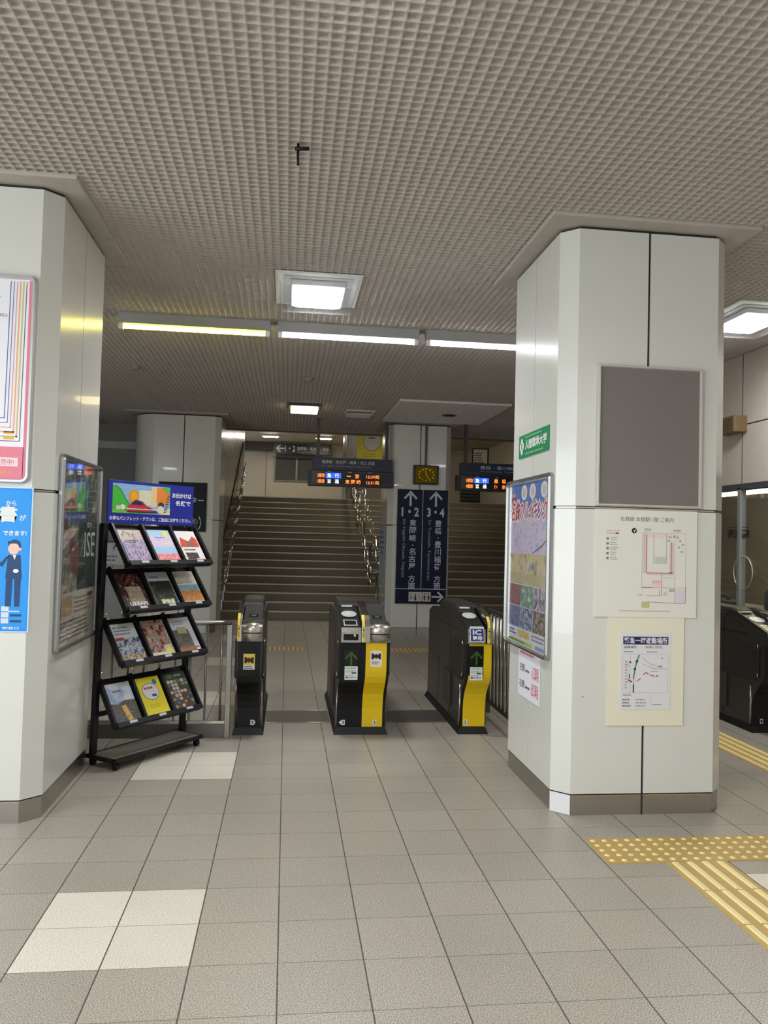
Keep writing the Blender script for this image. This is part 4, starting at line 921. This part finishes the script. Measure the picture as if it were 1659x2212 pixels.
# brochures
BR = [
 ('purple flower-field cover', lambda s: (s.rect(0, 0, .21, .297, photo([(96, 80, 130), (150, 130, 176), (206, 190, 206), (90, 60, 90)], 30, 1), 1), s.rect(0, .20, .21, .097, photo([(130, 120, 116), (214, 190, 140), (196, 180, 196), (80, 70, 110)], 14, 2), 1.5), s.greek(.04, .185, .12, .03, 2, mat((60, 50, 40), .5), 3, 2), s.rect(.03, .02, .15, .03, photo([(150, 60, 90), (220, 200, 210)], 60, 3), 2))),
 ('light blue cover with flowers', lambda s: (s.rect(0, 0, .21, .297, mat((170, 206, 236), .35), 1), s.rect(0, 0, .21, .09, photo([(226, 90, 100), (240, 150, 150), (246, 200, 200)], 40, 3), 2), s.disc(.165, .265, .024, mat((246, 224, 60), .4), 2), s.rect(0, .15, .21, .10, photo([(170, 196, 236), (226, 206, 236), (240, 196, 216), (190, 220, 240)], 18, 4), 1.5), s.greek(.05, .22, .11, .024, 1, mat((120, 130, 190), .5), 3, 5), s.rect(.12, .165, .05, .02, mat((240, 232, 150), .4), 3))),
 ('white red-mountain cover', lambda s: (s.rect(0, 0, .21, .297, mat((238, 232, 226), .35), 1), s.poly([(.01, .15), (.04, .24), (.11, .20), (.17, .25), (.20, .22), (.20, .15)], photo([(214, 60, 46), (226, 90, 60), (196, 40, 40)], 22, 2), 2), s.poly([(.07, .16), (.10, .205), (.15, .205), (.16, .16)], mat((120, 110, 90), .5), 3), s.greek(.03, .115, .15, .022, 1, mat((26, 24, 24), .5), 3, 4), s.rect(.03, .04, .12, .06, photo([(70, 56, 50), (40, 36, 36), (160, 120, 110)], 30, 6), 2), s.rect(.12, .01, .08, .04, mat((244, 200, 196), .4), 3))),
 ('dark cover with bold white title', lambda s: (s.rect(0, 0, .21, .297, photo([(26, 16, 18), (52, 24, 26), (96, 50, 44), (150, 130, 110)], 22, 5), 1), s.rect(.05, .06, .13, .13, photo([(206, 200, 196), (120, 110, 90), (190, 170, 140), (30, 34, 70)], 18, 6), 2), s.text('URBAN', .035, .038, .15, .032, WHITE, 3, bold=.04), s.line([(.04, .026), (.18, .026)], .002, WHITE, 3))),
 ('grey-headed cover with dark picture', lambda s: (s.rect(0, 0, .21, .297, mat((176, 178, 186), .35), 1), s.rect(.006, .006, .198, .215, photo([(24, 28, 24), (50, 52, 40), (30, 26, 22), (120, 110, 80)], 16, 7), 2), s.rect(.05, .01, .12, .06, photo([(226, 220, 214), (196, 206, 120), (120, 110, 80)], 26, 8), 3), s.greek(.03, .245, .11, .02, 1, mat((60, 60, 66), .5), 3, 3))),
 ('cream cover with orange autumn trees', lambda s: (s.rect(0, 0, .21, .297, mat((226, 220, 206), .35), 1), s.rect(0, .04, .21, .09, photo([(196, 110, 50), (214, 150, 80), (150, 80, 40)], 24, 9), 2), s.rect(0, .13, .21, .05, photo([(110, 150, 160), (150, 186, 196), (90, 120, 120)], 14, 3), 2), s.rect(0, .19, .16, .10, photo([(170, 160, 146), (206, 196, 180), (150, 140, 120)], 10, 4), 1.5), s.rect(.02, .012, .10, .02, mat((226, 206, 130), .5), 3))),
 ('white and navy townscape cover', lambda s: (s.rect(0, 0, .21, .297, mat((196, 200, 202), .35), 1), s.rect(0, .07, .21, .12, photo([(40, 46, 80), (70, 84, 120), (200, 206, 214), (26, 30, 44)], 20, 5), 2), s.rect(0, .0, .21, .07, photo([(226, 220, 196), (150, 120, 90), (90, 110, 70)], 30, 6), 2), s.rect(.01, .175, .07, .02, mat((170, 60, 50), .5), 3), s.greek(.02, .21, .16, .07, 3, mat((100, 116, 120), .5), 3, 8), s.text('パスポート', .03, .105, .15, .028, mat((220, 226, 230), .4), 4, bold=.02))),
 ('busy red and green festival cover', lambda s: (s.rect(0, 0, .21, .297, photo([(60, 40, 30), (120, 50, 60), (196, 150, 150), (110, 116, 50), (226, 220, 196)], 16, 11), 1), s.rect(.0, .0, .13, .05, mat((220, 206, 186), .4), 2), s.rect(.13, .01, .07, .09, photo([(196, 196, 90), (226, 226, 150), (150, 150, 60)], 30, 3), 2))),
 ('white-topped cover with grey ruin', lambda s: (s.rect(0, 0, .21, .297, mat((206, 206, 214), .35), 1), s.rect(0, 0, .16, .20, photo([(90, 86, 76), (130, 124, 110), (60, 66, 60), (150, 140, 120)], 14, 12), 2), s.rect(0, 0, .20, .06, photo([(150, 90, 60), (190, 130, 90), (70, 50, 40)], 30, 2), 3), s.rect(.05, .17, .09, .05, mat((170, 172, 120), .5), 3), s.greek(.03, .235, .14, .04, 2, mat((150, 150, 160), .5), 3, 4), s.rect(.17, .015, .025, .03, WHITE, 4))),
 ('pale sky cover with lantern street', lambda s: (s.rect(0, 0, .21, .297, photo([(150, 170, 200), (196, 204, 220), (226, 222, 226)], 6, 13), 1), s.poly([(0, .16), (.05, .15), (.12, .17), (.21, .165), (.21, 0), (0, 0)], photo([(60, 60, 56), (100, 92, 80), (40, 40, 40), (130, 120, 100)], 20, 14), 2), s.poly([(.08, .13), (.12, .14), (.15, 0), (.11, 0)], photo([(214, 140, 50), (240, 190, 90), (150, 90, 40)], 30, 3), 3), s.greek(.05, .225, .10, .03, 1, mat((90, 110, 150), .5), 3, 3))),
 ('yellow cover with white round badge', lambda s: (s.rect(0, 0, .21, .297, mat((240, 224, 24), .4), 1), s.disc(.10, .19, .075, mat((96, 90, 70), .5), 2, .064), s.disc(.10, .19, .071, mat((226, 226, 232), .4), 3, .060), s.greek(.05, .20, .10, .035, 1, mat((190, 60, 80), .5), 4, 3), s.rect(.10, .15, .04, .018, mat((70, 60, 110), .5), 4), s.disc(.16, .255, .020, mat((60, 120, 170), .5), 4), s.greek(.05, .07, .11, .03, 2, mat((210, 180, 30), .5), 2, 4), s.rect(.0, .0, .21, .012, mat((240, 236, 200), .5), 2))),
 ('dark cover with small photo grid', lambda s: ([s.rect(0, 0, .21, .297, mat((52, 56, 40), .4), 1)] + [s.rect(.012+.033*(k % 6), .03+.027*(k//6), .028, .022, mat(random.Random(k).choice([(206, 200, 190), (130, 60, 50), (90, 110, 130), (150, 150, 120), (70, 80, 60), (214, 190, 160)]), .5), 2) for k in range(48)] + [s.rect(.03, .255, .05, .03, mat((90, 120, 40), .5), 2), s.greek(.10, .262, .09, .022, 1, mat((200, 200, 180), .5), 3, 3)])),
]
TN = ['top rack tier', 'second rack tier', 'third rack tier', 'bottom rack tier']; PN = ['left pocket', 'middle pocket', 'right pocket']
for i, (nm, art) in enumerate(BR):
    ti, k = divmod(i, 3); zt, dt, zb, db, tilt, L = pk[ti]
    xm = .070+TSH[ti]+.750*(k+.5)/3-.100
    # world placement of local point (xm, db, zb)
    wx = RX+U[0]*xm-U[1]*db; wy = RY+U[1]*xm+U[0]*db
    t = bpy.data.objects.new('brochure', None); COL.objects.link(t); t.empty_display_size = .05
    t.matrix_world = Matrix.Translation((wx, wy, zb+.002)) @ Matrix.Rotation(ANG, 4, 'Z') @ Matrix.Rotation(-tilt, 4, 'X')
    tag(t, nm[0].upper()+nm[1:]+' brochure, %s, %s' % (PN[k], TN[ti]), 'brochure', 'brochures on the rack')
    hgt = L-.045; sc_ = hgt/.297
    m = MB(); th = .006+.003*((i*5) % 3); m.box((0, .004-th, 0), (.2005, .0045, hgt), mat((220, 218, 212), .5)); m.build('pages', t)
    s = Sheet(.004-th); art(s); s.v = [(a*.955, y, z*sc_) for a, y, z in s.v]; s.build('cover', t)
# header banner
t = thing('header_banner', 'blue banner with a drawn red train on top of the brochure rack', 'banner', RW(.030, -.185, 1.532), ANG)
m = MB(); m.box((0, -.010, 0), (.765, 0, .280), mat((32, 44, 150), .3)); m.build('panel', t, bevel=.002)
s = Sheet(-.010); w2 = mat((240, 240, 240), .4)
a0, b0, a1, b1 = .035, .07, .545, .265
s.rect(a0, b0, a1-a0, b1-b0, mat((150, 190, 226), .4), 1); s.rect(a0, b0, .28, .035, mat((90, 190, 70), .4), 2)
s.poly([(a0, b0+.03), (a0, .245), (.06, .25), (.10, .22), (.15, .155), (.19, .12), (.19, b0+.03)], mat((70, 196, 60), .4), 2); s.line([(.055, .25), (.10, .225), (.15, .16), (.20, .11)], .006, mat((30, 120, 100), .4), 3)
s.disc(.215, .185, .045, mat((240, 160, 20), .4), 3); s.disc(.215, .185, .030, mat((246, 184, 40), .4), 4); s.rect(.26, .13, .11, .10, mat((226, 222, 196), .4), 1.5); s.rect(.37, .12, .055, .14, mat((240, 206, 150), .4), 2)
s.poly([(.42, .255), (.54, .255), (.54, .16), (.50, .14), (.42, .15)], mat((236, 140, 60), .4), 3); s.poly([(.46, .262), (.54, .262), (.54, .215), (.50, .235)], mat((90, 186, 80), .4), 4)
s.poly([(.15, .085), (.17, .125), (.23, .165), (.29, .155), (.33, .125), (.45, .085)], mat((206, 50, 56), .4), 5); s.poly([(.19, .13), (.23, .160), (.28, .152), (.30, .128)], mat((40, 36, 96), .4), 6); s.poly([(.33, .112), (.37, .112), (.42, .090), (.35, .093)], mat((44, 40, 90), .4), 6)
s.rect(.15, .098, .28, .006, w2, 7); s.rect(.16, .078, .27, .008, mat((40, 46, 40), .4), 7)
s.disc(.085, .105, .022, mat((226, 214, 180), .4), 4, .015); s.disc(.12, .11, .025, mat((240, 236, 220), .4), 4, .017); s.disc(.455, .105, .034, mat((226, 220, 190), .4), 6, .026); s.rect(a0, b0, .13, .018, mat((110, 200, 80), .4), 5)
s.disc(.46, .135, .028, mat((66, 56, 50), .4), 5, .022); s.poly([(.44, .07), (.545, .07), (.545, .12), (.50, .10)], mat((226, 220, 170), .4), 6)
for k in range(7): s.line([(.485+.006*k, .085+.020*k), (.515+.005*k, .095+.017*k)], .005, mat((60, 50, 40), .4), 8)
s.text('お出かけは', .565, .195, .19, .036, w2, bold=.03); s.text('名鉄で', .60, .140, .15, .038, w2, bold=.03)
s.text('お得なパンフレット・チラシは、ご自由にお持ちください。', .015, .022, .745, .028, w2, bold=.02)
s.v = [(a*.981, y, z*.982) for a, y, z in s.v]
s.build('artwork', t)

# ================================================================== LEFT BACKGROUND: notice cabinet by the back wall
t = thing('notice_cabinet', 'grey notice cabinet with a white question-mark card behind the rack', 'cabinet', (-3.02, 13.2, 0))
m = MB(); m.box((0, 0, 0), (.44, .35, 1.30), mat((176, 178, 176), .4)); m.build('body', t, bevel=.01)
m = MB(); m.box((-.02, -.01, 1.30), (.40, .3, 1.50), mat((22, 22, 28), .3)); m.build('hood', t, bevel=.01)
s = Sheet(-.001); s.rect(.04, .94, .37, .34, WHITE, 1); s.text('?', .24, 1.16, .07, .10, mat((40, 40, 44), .4)); s.greek(.10, .98, .28, .12, 2, GR, 2, 3); s.build('card', t)

# ================================================================== RIGHT: office window, speaker box, tactile tiles
t = thing('window_1', 'ticket office window with aluminium frame on the right wall', 'window', (X1, 6.7, .90)); t['kind'] = 'structure'
ALU = mat((196, 198, 192), .3, .7); DA = mat((92, 94, 100), .35, .5)
m = MB()
m.box((-.03, -2.1, 1.11), (.06, 1.6, 1.165), DA); m.box((-.02, -2.1, -.02), (.06, 1.6, .02), ALU)
for y in (-2.1, -1.0, .115, 1.57): m.box((-.03, y, 0), (.03, y+.05, 1.13), ALU)
m.build('window_frame', t, bevel=.003)
m = MB(); m.box((-.003, -2.08, .02), (.003, 1.58, 1.12), glassy((200, 206, 196), .05, .02)); m.build('pane', t)
# speaking ring and mirrored lettering on the glass; viewer looks toward +x: local x = -y
m = MB(); m.tube([(-.010, .09+.15*math.cos(R(a)), .35+.15*math.sin(R(a))) for a in range(0, 360, 12)], .007, ALU, 8, True); m.build('speaking_ring', t)
s = Sheet(); s.text('精算所', -.20, 0, .36, .085, mat((26, 26, 26), .5), mirror=True, bold=.02); s.rect(-.19, .10, .34, .006, mat((50, 50, 50), .5), 2); s.build('lettering', t, loc=(-.006, .16, .66), rot=(0, 0, R(-90)))
# office room
off = MB(); OW = mat((170, 158, 134), .6)
off.box((X1+2.6, 4.4, 0), (X1+2.7, 12.0, 2.31), OW); off.box((X1+.12, 12.0, 0), (X1+2.7, 12.1, 2.31), OW); off.box((X1+.12, 4.3, 0), (X1+2.7, 4.4, 2.31), OW); struct(off.build('wall_office'))
oc = MB(); oc.box((X1+.12, 4.3, 2.152), (X1+2.7, 12.1, 2.25), mat((190, 186, 160), .6)); struct(oc.build('ceiling_office'))
of = MB(); of.box((X1+.12, 4.4, -.05), (X1+2.6, 12.0, 0), mat((120, 112, 100), .6)); struct(of.build('floor_office'))
t = thing('office_lamp', 'long warm fluorescent lamp on the ceiling inside the ticket office', 'fluorescent lamp', (4.95, 8.3, 2.15))
m = MB(); m.box((-.12, -1.6, -.06), (.12, 1.6, 0), WHITE); m.build('housing', t); m = MB(); m.tube([(0, -1.55, -.08), (0, 1.55, -.08)], .018, emis((255, 240, 190), 18), 10); m.build('tube', t)
m = MB(); m.box((4.30, 4.6, 0), (4.80, 11.0, .90), mat((150, 146, 138), .4)); tag(m.build('office_counter', bevel=.01), 'pale counter inside the ticket office behind the glass', 'counter')
t = thing('office_printer', 'black desktop machine with a green label on the office counter', 'machine', (4.55, 6.75, .90))
m = MB(); m.prism([(-.14, 0), (.16, 0), (.16, .16), (.08, .22), (-.08, .22), (-.14, .16)], -.12, .12, MATBLACK, 'x'); m.build('body', t, bevel=.015)
s = Sheet(); s.rect(-.04, .05, .09, .018, mat((110, 160, 140), .4), 1); s.rect(-.04, .075, .09, .012, mat((60, 120, 100), .4), 1); s.build('label_plate', t, loc=(-.122, 0, 0), rot=(0, 0, R(-90)))
t = thing('desk_telephone', 'low dark telephone on the office counter near the pillar', 'telephone', (4.50, 7.60, .90))
m = MB(); m.prism([(-.12, 0), (.12, 0), (.12, .05), (-.12, .03)], -.1, .1, MATBLACK, 'x'); m.build('base', t, bevel=.006); m = MB(); m.tube([(-.07, -.11, .06), (-.07, -.08, .085), (-.07, .08, .085), (-.07, .11, .06)], .022, MATBLACK, 10); m.build('handset', t)
t = thing('speaker_box', 'brown wooden speaker box mounted high on the right wall', 'speaker', (X1, 6.92, 2.54))
m = MB(); m.box((-.13, -.155, 0), (0, .155, .15), mat((120, 96, 62), .5, 0, 0, 0, .15, 12)); m.build('case', t, bevel=.006)
m = MB(); m.box((-.134, -.13, .02), (-.13, .13, .13), mat((92, 76, 52), .8)); m.build('grille', t)
# tactile tiles
TYEL = mat((196, 164, 92), .55, 0, 0, 0, .06, 40); TTOP = mat((240, 222, 160), .5)
def dot_tile(x, y, label, n=5):
    m = MB(); m.box((0, 0, 0), (.298, .298, .004), TYEL)
    for i in range(5):
        for j in range(5): m.lathe([(.0, .0085), (.009, .0085), (.014, .004)], .03+.0595*i, .03+.0595*j, TTOP, 10)
    tag(m.build('tactile_tile', loc=(x, y, 0)), label, 'tactile tile', 'dotted yellow tactile tiles')
def bar_tile(x, y, label, rz=0, grp='barred yellow tactile tiles'):
    m = MB(); m.box((0, 0, 0), (.298, .298, .004), TYEL)
    for i in range(4):
        xx = .038+.074*i; m.add([(xx-.016, .005, .004), (xx+.016, .005, .004), (xx+.016, .293, .004), (xx-.016, .293, .004), (xx-.010, .010, .009), (xx+.010, .010, .009), (xx+.010, .288, .009), (xx-.010, .288, .009)], [(0, 1, 5, 4), (1, 2, 6, 5), (2, 3, 7, 6), (3, 0, 4, 7), (4, 5, 6, 7)], TTOP)
    tag(m.build('tactile_tile', loc=(x, y, 0)), label, 'tactile tile', grp)
ORD = ['first', 'second', 'third', 'fourth', 'fifth', 'sixth', 'seventh', 'eighth']
for k in range(4): dot_tile(1.525+.3*k, 3.555, 'Dotted yellow tactile tile in front of the right pillar, %s from the left' % ORD[k])
for k in range(6): bar_tile(1.805, 3.253-.3*k, 'Barred yellow tactile tile below the dotted row, %s from the right pillar' % ORD[k])
for k in range(6): bar_tile(3.20, 4.4+.3*k, 'Barred yellow tactile tile leading to the right edge gate, %s from the near end' % ORD[k], 0, 'yellow tactile tiles leading to the right gate')
for k in range(3): dot_tile(-.62+.3*k, 10.28, 'Dim yellow tactile tile at the stairs seen through the left lane, %s from the left' % ORD[k])
for k in range(2): dot_tile(1.40+.3*k, 10.28, 'Dim yellow tactile tile before the far pillar, %s from the left' % ORD[k])

# ------------------------------------------------------------------ sub-parts hang on the part they are printed on or set into
SUB = {'print': ('sheet', 'poster_sheet', 'board'), 'lettering': ('sign_board', 'sign_box', 'plate', 'divider'), 'map_print': ('map_sheet',), 'plan_print': ('sheet',), 'writing': ('board',), 'picture': ('poster_sheet',),
       'artwork': ('panel',), 'led_writing': ('screen',), 'header_lettering': ('housing',), 'numerals': ('face',), 'hands': ('face',), 'sticker': ('front_panel',), 'number_tag': ('front_panel',), 'arrow_lamp': ('front_panel',),
       'card_reader': ('reader_head',), 'reader_display': ('reader_head',), 'status_lamp': ('reader_head',), 'slot_trim': ('reader_head',), 'ticket_slot': ('reader_head', 'ticket_head'), 'ticket_display': ('console',), 'warning_strip': ('divider',),
       'cover': ('pages',), 'speaking_ring': ('pane',), 'card': ('body',), 'label_plate': ('body',), 'side_seams': ('body',), 'corner_trim': ('body',), 'chrome_stud': ('body',), 'grille': ('case',), 'hole': ('panel',), 'ribs': ('panel',)}
def stem(n): return n.split('.')[0]
kids = {}
for o in list(COL.objects):
    if o.parent: kids.setdefault(o.parent, []).append(o)
for th, ch in list(kids.items()):
    if th.type != 'EMPTY': continue
    parts = {}
    for c in ch: parts.setdefault(stem(c.name), []).append(c)
    for c in ch:
        for pn in SUB.get(stem(c.name), ()):
            if pn in parts:
                ps = [p for p in parts[pn] if p.matrix_basis == Matrix.Identity(4)]
                if not ps: continue
                if pn == 'front_panel' and c.data.vertices:       # the panel this sticker lies on
                    cx_ = c.location.x
                    ps.sort(key=lambda p: 0 if min(v.co.x for v in p.data.vertices) <= cx_ <= max(v.co.x for v in p.data.vertices) else 1)
                c.parent = ps[0]; break
